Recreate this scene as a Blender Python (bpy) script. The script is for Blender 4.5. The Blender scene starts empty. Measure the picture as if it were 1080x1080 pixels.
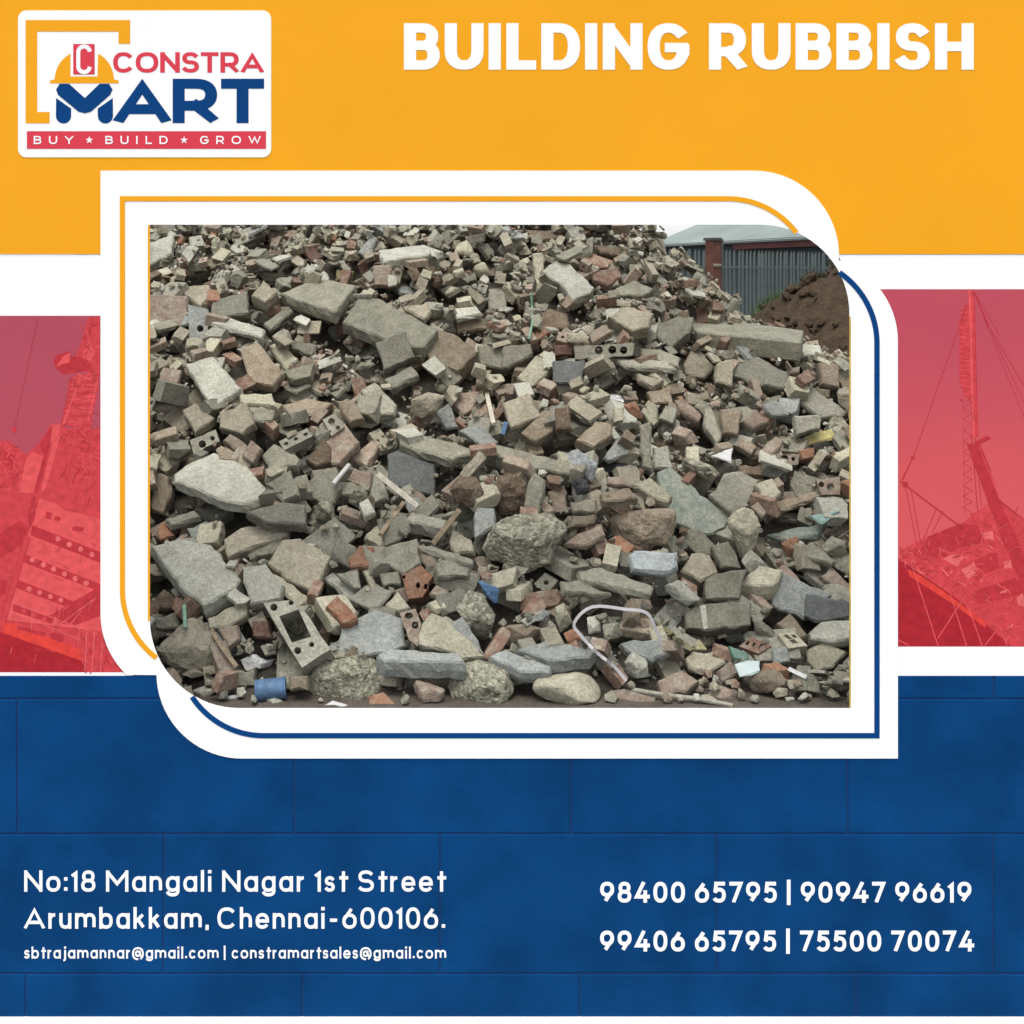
import bpy, bmesh, math, random
import numpy as np
from mathutils import Vector, Matrix, noise as mnoise

R = math.radians
rng = random.Random(7)
scene = bpy.context.scene
C = scene.collection

# ---------------------------------------------------------------- camera
F = 1333.0            # focal length in units of the 1080 px photograph
ZC = 2.3              # eye height above the yard
HOR = 295.0           # row of the horizon
WALL_Y = 6.5          # distance of the flyer layout, built as a wall
cam_d = bpy.data.cameras.new('camera')
cam = bpy.data.objects.new('camera', cam_d); C.objects.link(cam)
cam.location = (0, 0, ZC); cam.rotation_euler = (R(90), 0, 0)
cam_d.sensor_width = 36; cam_d.lens = 36 * F / 1080
cam_d.shift_y = -(540 - HOR) / 1080
cam_d.clip_end = 2000; cam_d.clip_start = 0.05
scene.camera = cam

# ---------------------------------------------------------------- sky, sun, exposure
SUN_EL, SUN_AZ = 69.0, 196.0      # degrees; azimuth clockwise from +Y (north)
world = bpy.data.worlds.new('World'); scene.world = world; world.use_nodes = True
nt = world.node_tree
bg = nt.nodes['Background']
sky = nt.nodes.new('ShaderNodeTexSky'); sky.sky_type = 'NISHITA'; sky.sun_disc = False
sky.sun_elevation = R(SUN_EL); sky.sun_rotation = R(SUN_AZ)
sky.air_density = 1.0; sky.dust_density = 2.0; sky.ozone_density = 1.0
hs = nt.nodes.new('ShaderNodeHueSaturation'); hs.inputs['Saturation'].default_value = 0.20
nt.links.new(sky.outputs[0], hs.inputs['Color']); nt.links.new(hs.outputs[0], bg.inputs['Color'])
bg.inputs['Strength'].default_value = 0.15
sun_d = bpy.data.lights.new('sun', 'SUN'); sun_d.energy = 1.5; sun_d.angle = R(34)
sun_d.color = (1.0, 0.965, 0.91)
sun = bpy.data.objects.new('sun', sun_d); C.objects.link(sun)
_a, _e = R(SUN_AZ), R(SUN_EL)
_to = Vector((math.sin(_a) * math.cos(_e), math.cos(_a) * math.cos(_e), math.sin(_e)))
sun.rotation_euler = _to.to_track_quat('Z', 'Y').to_euler()
scene.view_settings.view_transform = 'Standard'
scene.view_settings.look = 'None'
scene.view_settings.exposure = 0.89
scene.view_settings.gamma = 1.0
scene.view_settings.use_curve_mapping = False

# ---------------------------------------------------------------- helpers
def lin(r, g, b):
    f = lambda v: (v / 255 / 12.92) if v / 255 <= 0.04045 else ((v / 255 + 0.055) / 1.055) ** 2.4
    return (f(r), f(g), f(b))

def P(px, py, Y):
    """point at depth Y seen at photograph pixel (px, py)"""
    return Vector(((px - 540) / F * Y, Y, ZC + (HOR - py) / F * Y))

def link(o, parent=None):
    C.objects.link(o)
    if parent is not None: o.parent = parent
    return o

def tag(o, label=None, cat=None, group=None, kind=None):
    if label: o['label'] = label
    if cat: o['category'] = cat
    if group: o['group'] = group
    if kind: o['kind'] = kind
    return o

def empty(name, loc=(0, 0, 0)):
    o = bpy.data.objects.new(name, None); o.location = loc; o.empty_display_size = 0.1
    return link(o)

def mesh_obj(name, verts, faces, mat, parent=None, smooth=False, mats=None, fmat=None):
    me = bpy.data.meshes.new(name)
    me.from_pydata([tuple(v) for v in verts], [], faces)
    for m in (mats or [mat]): me.materials.append(m)
    if fmat: me.polygons.foreach_set('material_index', fmat)
    if smooth: me.polygons.foreach_set('use_smooth', [True] * len(me.polygons))
    me.update()
    return link(bpy.data.objects.new(name, me), parent)

def bm_obj(name, bm, mat, parent=None, smooth=False):
    me = bpy.data.meshes.new(name); bm.to_mesh(me); bm.free()
    me.materials.append(mat)
    if smooth: me.polygons.foreach_set('use_smooth', [True] * len(me.polygons))
    return link(bpy.data.objects.new(name, me), parent)

class MB:
    """collects simple solids into one mesh"""
    def __init__(s): s.v, s.f = [], []
    def add(s, vs, fs):
        n = len(s.v); s.v += [tuple(v) for v in vs]; s.f += [tuple(i + n for i in f) for f in fs]
    def box(s, a, b):
        x0, y0, z0 = a; x1, y1, z1 = b
        s.add([(x0,y0,z0),(x1,y0,z0),(x1,y1,z0),(x0,y1,z0),(x0,y0,z1),(x1,y0,z1),(x1,y1,z1),(x0,y1,z1)],
              [(0,3,2,1),(4,5,6,7),(0,1,5,4),(1,2,6,5),(2,3,7,6),(3,0,4,7)])
    def bar(s, p, q, w, h=None, up=Vector((0,0,1))):
        p, q = Vector(p), Vector(q); h = h or w
        d = (q - p).normalized(); sx = d.cross(up)
        if sx.length < 1e-3: sx = d.cross(Vector((1,0,0)))
        sx.normalize(); u = sx.cross(d)
        vs = [c + sx * a * w / 2 + u * b * h / 2 for c in (p, q) for a, b in ((-1,-1),(1,-1),(1,1),(-1,1))]
        s.add(vs, [(0,1,2,3),(7,6,5,4),(0,4,5,1),(1,5,6,2),(2,6,7,3),(3,7,4,0)])
    def tube(s, pts, r, n=7):
        rings = []
        for i, p in enumerate(pts):
            d = (Vector(pts[min(i+1, len(pts)-1)]) - Vector(pts[max(i-1, 0)])).normalized()
            a = d.cross(Vector((0.31,0.2,0.93))).normalized(); b = a.cross(d)
            rr = r[i] if isinstance(r, (list, tuple)) else r
            rings.append([Vector(p) + (a * math.cos(2*math.pi*k/n) + b * math.sin(2*math.pi*k/n)) * rr for k in range(n)])
        vs = [v for rg in rings for v in rg]; fs = []
        for i in range(len(pts)-1):
            for k in range(n):
                fs.append((i*n+k, i*n+(k+1) % n, (i+1)*n+(k+1) % n, (i+1)*n+k))
        fs += [tuple(range(n))[::-1], tuple(range((len(pts)-1)*n, len(pts)*n))]
        s.add(vs, fs)
    def build(s, name, mat, parent=None, smooth=False): return mesh_obj(name, s.v, s.f, mat, parent, smooth)

# ---------------------------------------------------------------- materials
MATS = {}
def new_mat(name):
    m = bpy.data.materials.new(name); m.use_nodes = True; MATS[name] = m
    return m, m.node_tree, m.node_tree.nodes, m.node_tree.nodes['Principled BSDF']

def paint(name, rgb, rough=0.5, var=0.04, scale=6.0, bump=0.0, bscale=60, metal=0.0, spec=0.25):
    m, t, N, b = new_mat(name); L = t.links.new
    tc = N.new('ShaderNodeTexCoord'); nz = N.new('ShaderNodeTexNoise'); nz.inputs['Scale'].default_value = scale
    nz.inputs['Detail'].default_value = 5
    L(tc.outputs['Object'], nz.inputs['Vector'])
    mr = N.new('ShaderNodeMapRange'); mr.inputs['From Min'].default_value = 0.3; mr.inputs['From Max'].default_value = 0.7
    mr.inputs['To Min'].default_value = 1 - var; mr.inputs['To Max'].default_value = 1 + var
    L(nz.outputs[0], mr.inputs['Value'])
    mx = N.new('ShaderNodeVectorMath'); mx.operation = 'SCALE'; mx.inputs[0].default_value = rgb
    L(mr.outputs[0], mx.inputs['Scale']); L(mx.outputs[0], b.inputs['Base Color'])
    b.inputs['Roughness'].default_value = rough; b.inputs['Metallic'].default_value = metal
    b.inputs['Specular IOR Level'].default_value = spec
    if bump:
        n2 = N.new('ShaderNodeTexNoise'); n2.inputs['Scale'].default_value = bscale; n2.inputs['Detail'].default_value = 6
        L(tc.outputs['Object'], n2.inputs['Vector'])
        bp = N.new('ShaderNodeBump'); bp.inputs['Strength'].default_value = bump; bp.inputs['Distance'].default_value = 0.02
        L(n2.outputs[0], bp.inputs['Height']); L(bp.outputs[0], b.inputs['Normal'])
    return m

def mineral(name, c1, c2, dust=(0.30, 0.28, 0.235), dust_amt=0.45, agg=0.0, bump=0.55, spread=0.32, pits=0.0, rough=0.93):
    """concrete, brick, stone: blotched, dusty, grainy; every object takes its own tone"""
    if name not in ('soil', 'earth', 'mud'): c1, c2, dust = (tuple(v * k for v, k in zip(c, (0.98, 1.02, 0.98))) for c in (c1, c2, dust))
    m, t, N, b = new_mat(name); L = t.links.new
    tc = N.new('ShaderNodeTexCoord'); oi = N.new('ShaderNodeObjectInfo')
    off = N.new('ShaderNodeVectorMath'); off.operation = 'MULTIPLY_ADD'
    cmb = N.new('ShaderNodeCombineXYZ')
    for i in range(3): L(oi.outputs['Random'], cmb.inputs[i])
    off.inputs[1].default_value = (37, 53, 71)
    L(cmb.outputs[0], off.inputs[0]); L(tc.outputs['Object'], off.inputs[2])
    vec = off.outputs[0]
    def noise(scale, detail=6, rough_=0.6):
        n = N.new('ShaderNodeTexNoise'); n.inputs['Scale'].default_value = scale; n.inputs['Detail'].default_value = detail
        n.inputs['Roughness'].default_value = rough_; L(vec, n.inputs['Vector']); return n.outputs[0]
    def rmp(v, a, c, lo=0.0, hi=1.0):
        mr = N.new('ShaderNodeMapRange'); mr.inputs['From Min'].default_value = a; mr.inputs['From Max'].default_value = c
        mr.inputs['To Min'].default_value = lo; mr.inputs['To Max'].default_value = hi
        L(v, mr.inputs['Value']); return mr.outputs[0]
    def mix(f, a, c):
        mx = N.new('ShaderNodeMix'); mx.data_type = 'RGBA'
        for s, v in ((mx.inputs['Factor'], f), (mx.inputs['A'], a), (mx.inputs['B'], c)):
            if isinstance(v, (int, float)): s.default_value = v
            elif isinstance(v, tuple): s.default_value = (*v, 1)
            else: L(v, s)
        return mx.outputs['Result']
    blot = noise(7, 7)
    col = mix(rmp(blot, 0.35, 0.65), c1, c2)
    mid = noise(48, 5, 0.75)
    col = mix(rmp(noise(16, 6, 0.7), 0.42, 0.68, 0, dust_amt), col, dust)
    fine = noise(150, 3, 0.7)
    sc = N.new('ShaderNodeVectorMath'); sc.operation = 'SCALE'
    mm = N.new('ShaderNodeMath'); mm.operation = 'MULTIPLY'; L(rmp(fine, 0.2, 0.8, 0.66, 1.34), mm.inputs[0]); L(rmp(mid, 0.3, 0.7, 0.64, 1.26), mm.inputs[1])
    L(col, sc.inputs[0]); L(mm.outputs[0], sc.inputs['Scale'])
    s2 = N.new('ShaderNodeVectorMath'); s2.operation = 'SCALE'
    L(sc.outputs[0], s2.inputs[0]); L(rmp(oi.outputs['Random'], 0, 1, 1 - spread, 1 + spread), s2.inputs['Scale'])
    col = s2.outputs[0]
    hgt = N.new('ShaderNodeMath'); hgt.operation = 'ADD'
    coarse = noise(22, 8, 0.65)
    hm = N.new('ShaderNodeMath'); hm.operation = 'ADD'; L(rmp(fine, 0, 1, 0, 0.22), hm.inputs[0]); L(rmp(mid, 0, 1, 0, 0.55), hm.inputs[1])
    L(coarse, hgt.inputs[0]); L(hm.outputs[0], hgt.inputs[1]); h = hgt.outputs[0]
    if agg:      # pebbles of many tones in the broken face, and pit shade painted as dark spots
        wv = N.new('ShaderNodeVectorMath'); wv.operation = 'MULTIPLY_ADD'; nv = N.new('ShaderNodeTexNoise'); nv.inputs['Scale'].default_value = 30; L(vec, nv.inputs['Vector'])
        L(nv.outputs['Color'], wv.inputs[0]); wv.inputs[1].default_value = (0.02, 0.02, 0.02); L(vec, wv.inputs[2])
        vo = N.new('ShaderNodeTexVoronoi'); vo.inputs['Scale'].default_value = 42; L(wv.outputs[0], vo.inputs['Vector'])
        sx = N.new('ShaderNodeSeparateXYZ'); L(vo.outputs['Color'], sx.inputs[0])
        s3 = N.new('ShaderNodeVectorMath'); s3.operation = 'SCALE'; L(col, s3.inputs[0]); L(rmp(sx.outputs[0], 0, 1, 1 - 0.55*agg, 1 + 0.7*agg), s3.inputs['Scale']); col = s3.outputs[0]
        col = mix(rmp(noise(19, 3, 0.5), 0.62, 0.70, 0, 0.75 * agg), col, (0.07, 0.065, 0.05))
        ha = N.new('ShaderNodeMath'); ha.operation = 'SUBTRACT'
        L(h, ha.inputs[0]); L(rmp(vo.outputs['Distance'], 0.0, 0.6, 0, 0.7 * agg), ha.inputs[1]); h = ha.outputs[0]
    L(col, b.inputs['Base Color'])
    bp = N.new('ShaderNodeBump'); bp.inputs['Strength'].default_value = bump; bp.inputs['Distance'].default_value = 0.03
    L(h, bp.inputs['Height']); L(bp.outputs[0], b.inputs['Normal'])
    b.inputs['Roughness'].default_value = rough; b.inputs['Specular IOR Level'].default_value = 0.15
    return m

def sc3(c, k): return (c[0]*k, c[1]*k, c[2]*k)
K = 1.0
DU = (0.33, 0.30, 0.25)
mineral('grey',   (0.27,0.255,0.215), (0.19,0.178,0.148), dust=DU)
mineral('olive',  (0.235,0.222,0.18), (0.165,0.155,0.122), dust=DU, spread=0.2)
mineral('pale',   (0.41,0.395,0.345), (0.30,0.288,0.245), dust=(0.42,0.40,0.35), spread=0.15, bump=0.5)
mineral('cream',  (0.41,0.375,0.295), (0.30,0.27,0.205), dust=(0.42,0.385,0.31), spread=0.18)
mineral('beige',  (0.31,0.272,0.215), (0.225,0.195,0.15), dust=DU, spread=0.22)
mineral('tan',    (0.255,0.20,0.15), (0.18,0.138,0.102), dust=DU, spread=0.22)
mineral('bluegrey',(0.275,0.28,0.27), (0.20,0.205,0.195), dust=(0.36,0.35,0.32), spread=0.15)
mineral('slate',  (0.125,0.128,0.13), (0.10,0.102,0.102), dust=(0.22,0.21,0.195), dust_amt=0.25, bump=0.25, spread=0.12)
mineral('agg',    (0.32,0.30,0.235), (0.22,0.205,0.16), dust=(0.36,0.335,0.27), agg=0.7, bump=0.8, spread=0.12)
mineral('brick',  (0.225,0.125,0.092), (0.17,0.102,0.078), dust=(0.33,0.28,0.23), dust_amt=0.75, spread=0.25)
mineral('pink',   (0.285,0.21,0.17), (0.21,0.152,0.122), dust=DU, dust_amt=0.75, spread=0.25)
mineral('orange', (0.30,0.145,0.088), (0.22,0.11,0.072), dust=(0.33,0.25,0.195), dust_amt=0.6, spread=0.18)
mineral('darkred',(0.13,0.068,0.052), (0.10,0.055,0.045), dust=(0.24,0.19,0.16), dust_amt=0.5, spread=0.2)
mineral('brown',  (0.165,0.115,0.084), (0.115,0.08,0.058), dust=(0.27,0.225,0.175), dust_amt=0.6, spread=0.2, bump=0.8)
mineral('soil',   (0.075,0.066,0.053), (0.045,0.039,0.031), dust=(0.17,0.155,0.125), dust_amt=0.5, bump=1.0, spread=0.0)
mineral('earth',  (0.075,0.050,0.031), (0.036,0.024,0.016), dust=(0.105,0.075,0.05), dust_amt=0.4, bump=1.0, spread=0.0)
mineral('mud',    (0.115,0.097,0.078), (0.08,0.067,0.054), dust=(0.16,0.14,0.115), dust_amt=0.4, bump=0.7, spread=0.0)
mineral('ochre', (0.30,0.27,0.14), (0.22,0.20,0.11), dust=DU, dust_amt=0.6)
paint('white_scrap', (0.46,0.46,0.45), 0.6, 0.12, 30, 0.5, 40)
paint('blue_plastic', (0.07,0.13,0.22), 0.45, 0.2, 20, 0.3, 40)
mineral('bluewhite', (0.37,0.39,0.41), (0.27,0.285,0.30), dust=(0.42,0.41,0.38), dust_amt=0.5, spread=0.1, bump=0.4)
paint('black_plastic', (0.03,0.03,0.033), 0.5, 0.3, 20, 0.6, 30)
paint('yellow_paint', (0.32,0.28,0.11), 0.6, 0.25, 25, 0.3, 60)
paint('teal_paint', (0.17,0.25,0.225), 0.6, 0.2, 20, 0.3, 60)
mineral('greenblue', (0.235,0.25,0.215), (0.17,0.20,0.18), dust=(0.33,0.31,0.26), dust_amt=0.6, spread=0.1)
paint('green_wire', (0.15,0.27,0.19), 0.5, 0.2, 30)
paint('green_glass', (0.04,0.10,0.07), 0.25, 0.2, 20)
paint('foil', (0.36,0.36,0.36), 0.5, 0.2, 30, 0.9, 25, metal=0.6)
paint('tile', (0.36,0.42,0.41), 0.35, 0.06, 20)
paint('wood', (0.25,0.20,0.135), 0.8, 0.25, 25, 0.5, 90)
paint('palewood', (0.42,0.39,0.32), 0.8, 0.2, 25, 0.5, 90)
paint('strap', (0.38,0.365,0.37), 0.5, 0.1, 20)
# ================================================================ THE SETTING
# yard behind the wall, street in front of it
def sheet(name, x0, x1, y0, y1, z, mat):
    o = mesh_obj(name, [(x0,y0,z),(x1,y0,z),(x1,y1,z),(x0,y1,z)], [(0,1,2,3)], mat)
    o['kind'] = 'structure'; return o
STREET_Z = -1.66
paint('asphalt', (0.055,0.055,0.056), 0.9, 0.25, 3, 0.5, 120)
paint('paving', (0.25,0.24,0.22), 0.9, 0.15, 4, 0.4, 90)
sheet('yard_ground', -320, 320, 6.70, 900, 0.0, MATS['mud'])
sheet('street', -320, 320, -600, 4.6, STREET_Z - 0.12, MATS['asphalt'])
mb = MB(); mb.box((-320, 4.6, STREET_Z - 0.30), (320, 6.68, STREET_Z)); o = mb.build('pavement', MATS['paving']); o['kind'] = 'structure'
mb = MB(); mb.box((-320, 6.685, STREET_Z - 0.3), (320, 6.70, -0.004)); o = mb.build('terrace_edge', MATS['paving']); o['kind'] = 'structure'

# brown earth mound
def mound_z(x, y):
    z = 2.66 * math.exp(-((x - 5.1) / 2.9) ** 2) * math.exp(-((y - 17) / 2.6) ** 2)
    return z + (0.14 * mnoise.noise((x*1.3, y*1.3, 3)) + 0.14 * mnoise.noise((x*3.7, y*3.7, 9)) + 0.09 * mnoise.noise((x*8, y*8, 1))) * min(1, z * 2)
n1, n2 = 110, 90
vs, fs = [], []
for j in range(n2):
    for i in range(n1):
        x = -0.6 + 13 * i / (n1 - 1); y = 11.5 + 11.5 * j / (n2 - 1)
        vs.append((x, y, mound_z(x, y) - 0.03))
for j in range(n2 - 1):
    for i in range(n1 - 1):
        a = j * n1 + i; fs.append((a, a + 1, a + 1 + n1, a + n1))
o = mesh_obj('earth_mound', vs, fs, MATS['earth'], smooth=True)
tag(o, 'bare brown earth mound between the rubble heap and the palisade fence', 'mound')
# clods on the mound
clod = MB()
for k in range(420):
    x = rng.uniform(2.0, 8.0); y = rng.uniform(13.2, 17.4); z = mound_z(x, y)
    r = rng.choice((0.03, 0.045, 0.06, 0.1)) * rng.uniform(0.6, 1.4)
    bm = bmesh.new(); bmesh.ops.create_icosphere(bm, subdivisions=1, radius=r)
    q = [Vector((x, y, z)) + Vector((v.co.x, v.co.y, v.co.z*0.7)) * rng.uniform(0.5, 1.35) for v in bm.verts]
    clod.add(q, [[v.index for v in f.verts] for f in bm.faces]); bm.free()
o = clod.build('earth_clods', MATS['earth']); tag(o, 'loose clods of earth strewn over the brown mound', 'clods', kind='stuff')

# grass tuft and dark shrub on the mound
paint('grass', (0.06,0.10,0.03), 0.8, 0.35, 8)
paint('shrub_leaf', (0.045,0.047,0.028), 0.8, 0.4, 8)
def leafy(cx, cy, cz, n, rx, rz, size, seed, stem_name, leaf_name, root, mat, upright=0.4):
    r = random.Random(seed); m = MB(); st = MB()
    for k in range(n):
        d = Vector((r.gauss(0, 1), r.gauss(0, 1), abs(r.gauss(0, 1)))).normalized() * r.uniform(0.35, 1.0)
        c = Vector((d.x * rx, d.y * rx, d.z * rz))
        a = Vector((r.uniform(-1, 1), r.uniform(-1, 1), r.uniform(-0.3, 1) + upright)).normalized()
        b = a.cross(Vector((r.uniform(-1,1), r.uniform(-1,1), r.uniform(-1,1)))).normalized()
        s = size * r.uniform(0.6, 1.4)
        m.add([c - b*s*0.3, c + a*s*0.5 - b*s*0.32, c + a*s*1.2, c + a*s*0.5 + b*s*0.32, c + b*s*0.3], [(0,1,2,3,4)])
        if k % 12 == 0: st.tube([(0,0,-0.05), tuple(c*0.5), tuple(c)], [0.012, 0.008, 0.004], 5)
    m.build(leaf_name, mat, root); st.build(stem_name, MATS['wood'], root)
def shrub(px, py, Y, n, rx, rz, size, seed, label, mat, name):
    p = P(px, py, Y); root = empty(name, (p.x, p.y, mound_z(p.x, p.y) - 0.03))
    leafy(0, 0, 0, n, rx, rz, size, seed, 'stem', 'foliage', root, MATS[mat])
    tag(root, label, 'shrub')
shrub(862, 300, 17.0, 900, 0.24, 0.13, 0.030, 3, 'low dark shrub growing on the crest of the brown earth mound', 'shrub_leaf', 'shrub')
shrub(893, 300, 17.1, 900, 0.30, 0.13, 0.030, 5, 'dark bush beside the low shrub on the earth mound', 'shrub_leaf', 'shrub')
# grass along the mound's shoulder: nobody could count the blades
g = MB(); r = random.Random(11)
for k in range(900):
    px = r.uniform(792, 845); Y = r.uniform(17.2, 18.6); x = (px - 540) / F * Y
    z = mound_z(x, Y) - 0.04; h = r.uniform(0.05, 0.22) * (1.0 if px < 825 else 0.6)
    lean = Vector((r.gauss(0, 0.06), r.gauss(0, 0.06), h)); w = Vector((r.uniform(-1,1), r.uniform(-1,1), 0)).normalized() * 0.012
    b0 = Vector((x, Y, z)); g.add([b0 - w, b0 + w, b0 + lean], [(0,1,2)])
o = g.build('grass', MATS['grass']); tag(o, 'thin green grass along the shoulder of the earth mound', 'grass', kind='stuff')

# palisade fence: galvanised pales on two rails
paint('galv', (0.085,0.104,0.102), 0.65, 0.3, 3, metal=0.1)
paint('galv_dark', (0.10,0.125,0.13), 0.6, 0.15, 5)
fa, fb = Vector(((600-540)/F*30.0, 30.0, 0)), Vector(((950-540)/F*38.4, 38.4, 0))
fdir = (fb - fa); flen = fdir.length; fdir.normalize(); fn = Vector((fdir.y, -fdir.x, 0))
ZT = 3.10
fence = empty('palisade_fence', fa)
tag(fence, 'tall galvanised steel palisade fence with pointed pales in front of the shed', 'fence')
pale_w = 0.078
pm = bpy.data.meshes.new('pale')
z0, z1 = 0.05, ZT
prof = [(-pale_w/2, 0.0), (-pale_w/6, -0.025), (pale_w/6, -0.025), (pale_w/2, 0.0)]
pv = [(a, b, z0) for a, b in prof] + [(-pale_w/2, 0, z1-0.10), (-pale_w/6, -0.025, z1), (pale_w/6, -0.025, z1-0.02), (pale_w/2, 0, z1-0.10)]
pv += [(a, b + 0.004, z) for a, b, z in pv]
pf = [(i, i+1, i+5, i+4) for i in range(3)] + [(i+8, i+12, i+13, i+9) for i in range(3)] + [(0,4,12,8), (3,11,15,7), (4,5,13,12),(5,6,14,13),(6,7,15,14)]
pm.from_pydata(pv, [], pf); pm.materials.append(MATS['galv'])
ang = math.atan2(fdir.y, fdir.x)
npale = int(flen / 0.155)
for k in range(npale):
    o = bpy.data.objects.new('pale', pm); link(o, fence)
    o.location = fdir * (0.155 * k); o.rotation_euler = (rng.gauss(0, 0.004), rng.gauss(0, 0.008), ang)
for z in (0.45, ZT - 0.46):
    m = MB(); m.bar(Vector((0,0,z)) - fn*0.0 + Vector((0,0.035,0)), fdir*flen + Vector((0,0.035,z)), 0.05, 0.055); m.build('rail', MATS['galv'], fence)
for k in range(1, 6):
    m = MB(); c = fdir * (flen * k / 6 + 0.3) + Vector((0, 0.10, 0)); m.box((c.x-0.05, c.y-0.05, 0), (c.x+0.05, c.y+0.05, ZT-0.1)); m.build('post', MATS['galv_dark'], fence)
# rusty red gate pillar in the line of the fence
paint('rust_red', (0.10,0.042,0.030), 0.75, 0.3, 4, 0.3, 30)
paint('pillar_grey', (0.06,0.06,0.06), 0.7, 0.2, 4)
gp = P(753, 300, 30.5); gp.z = 0
pil = empty('gate_pillar', gp); pil.rotation_euler = (0, 0, ang)
m = MB(); m.box((-0.13, -0.10, 0), (0.13, 0.16, 3.24)); m.build('post', MATS['rust_red'], pil)
m = MB(); m.box((0.132, -0.11, 0), (0.22, 0.17, 3.28)); m.build('side_strip', MATS['pillar_grey'], pil)  # darker grey strip along one side of the pillar
m = MB(); m.box((-0.16, -0.14, 3.243), (0.13, 0.2, 3.31)); m.build('cap', MATS['pillar_grey'], pil)
for z in (2.66, 2.62): 
    m = MB(); m.box((-0.14, -0.125, z), (0.129, -0.102, z+0.02)); m.build('tie', MATS['cream'], pil)
tag(pil, 'rust red steel gate pillar standing in the palisade fence', 'pillar')

# shed with a pale green metal roof behind the fence
paint('roof_green', (0.20,0.238,0.222), 0.8, 0.22, 0.35)
paint('shed_wall', (0.045,0.06,0.066), 0.8, 0.2, 0.8)
paint('fascia_red', (0.07,0.022,0.02), 0.7, 0.2, 1)
A, B = P(684, 266.5, 50), P(1010, 231, 34)
A.z = B.z = (A.z + B.z) / 2
shed = empty('shed', (A.x, A.y, 0)); tag(shed, 'dark walled shed with a pale green sheet metal roof behind the fence', 'shed')
A0 = Vector((A.x, A.y, 0)); ed = (B - A); elen = ed.length; ed.normalize(); back = Vector((-ed.y, ed.x, 0))
if back.y < 0: back = -back
slope = (back * 9.0 + Vector((0, 0, 3.4)))
nsh = 18
for k in range(nsh):
    a = A - A0 + ed * (elen * k / nsh); b = A - A0 + ed * (elen * (k + 1) / nsh - 0.006)
    nrm = ed.cross(slope).normalized() * 0.03
    if nrm.z < 0: nrm = -nrm
    m = MB(); q = [a, b, b + slope, a + slope]
    m.add(q + [v + nrm for v in q], [(0,1,2,3),(7,6,5,4),(0,4,5,1),(1,5,6,2),(2,6,7,3),(3,7,4,0)])
    m.build('roof_sheet', MATS['roof_green'], shed)
e = A - A0 + back * 0.35; e2 = e + ed * elen
m = MB(); zt = A.z - 0.05
m.add([(e.x, e.y, 0), (e2.x, e2.y, 0), (e2.x, e2.y, zt), (e.x, e.y, zt)] + [(v.x + back.x*8, v.y + back.y*8, z) for v, z in ((e,0),(e2,0),(e2,zt),(e,zt))],
      [(0,1,2,3),(5,4,7,6),(4,0,3,7),(1,5,6,2)])
m.build('wall', MATS['shed_wall'], shed)
m = MB(); s0 = A - A0 + ed*elen*0.36 + Vector((0,0,-0.16)) - back*0.02; m.bar(s0, s0 + ed*elen*0.64, 0.05, 0.26); m.build('fascia', MATS['fascia_red'], shed)
m = MB(); s0 = A - A0 + Vector((0,0,-0.05)) - back*0.06; m.bar(s0, s0 + ed*elen, 0.09, 0.07); m.build('gutter', MATS['galv_dark'], shed)
# ================================================================ THE FLYER ARTWORK, BUILT AS A WALL
def arc(cx, cy, rx, ry, a0, a1, n=None, e=2.0):
    """points on a (super)ellipse, degrees, y up"""
    n = n or max(3, int(abs(a1 - a0) / 9))
    out = []
    for i in range(n + 1):
        a = R(a0 + (a1 - a0) * i / n); c, s = math.cos(a), math.sin(a)
        out.append((cx + rx * math.copysign(abs(c) ** (2 / e), c), cy + ry * math.copysign(abs(s) ** (2 / e), s)))
    return out
def arcd(cx, cy, r, a0, a1, n=18):      # photograph pixels, y down
    return [(x, 2 * cy - y) for x, y in arc(cx, cy, r, r, a0, a1, n)]

def fill_loops(bm, loops):
    edges = []
    allv = []
    for lp in loops:
        vs = [bm.verts.new(p) for p in lp]; allv.append(vs)
        edges += [bm.edges.new((vs[i], vs[(i + 1) % len(vs)])) for i in range(len(vs))]
    bmesh.ops.triangle_fill(bm, use_beauty=True, use_dissolve=False, edges=edges)
    return allv
def board(name, loops, Y, th, mat, parent=None):
    """flat sheet cut to outline (first loop) with openings (others), front face at depth Y"""
    bm = bmesh.new()
    fr = fill_loops(bm, [[P(x, y, Y) for x, y in lp] for lp in loops])
    n0 = len(bm.faces)
    bk = fill_loops(bm, [[P(x, y, Y) + Vector((0, th, 0)) for x, y in lp] for lp in loops])
    for a, b in zip(fr, bk):
        for i in range(len(a)):
            j = (i + 1) % len(a)
            try: bm.faces.new((a[i], a[j], b[j], b[i]))
            except ValueError: pass
    bmesh.ops.recalc_face_normals(bm, faces=bm.faces)
    return bm_obj(name, bm, mat, parent)

WHITE = (0.86, 0.86, 0.86)
paint('sign_white', WHITE, 0.6, 0.012, 1.2, spec=0.1)
paint('sign_yellow', (0.80, 0.345, 0.014), 0.6, 0.02, 1.2, spec=0.05)
paint('sign_blue', (0.003, 0.048, 0.18), 0.6, 0.05, 2, spec=0.04)
paint('sign_gold', (0.50, 0.33, 0.08), 0.6, 0.3, 12, spec=0.05)
paint('sign_red', (0.62, 0.035, 0.06), 0.5, 0.03, 2)
paint('wall_blue', (0.0024, 0.0435, 0.150), 0.75, 0.2, 3.0, 0.10, 30, spec=0.04)
paint('joint_blue', (0.0024, 0.032, 0.125), 0.8, 0.1, 6, 0.3, 60)
# tone of the blue footer blocks varies at random
def ring(a, b, w):  # closed strip between two polylines
    return a + b[::-1]

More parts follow.
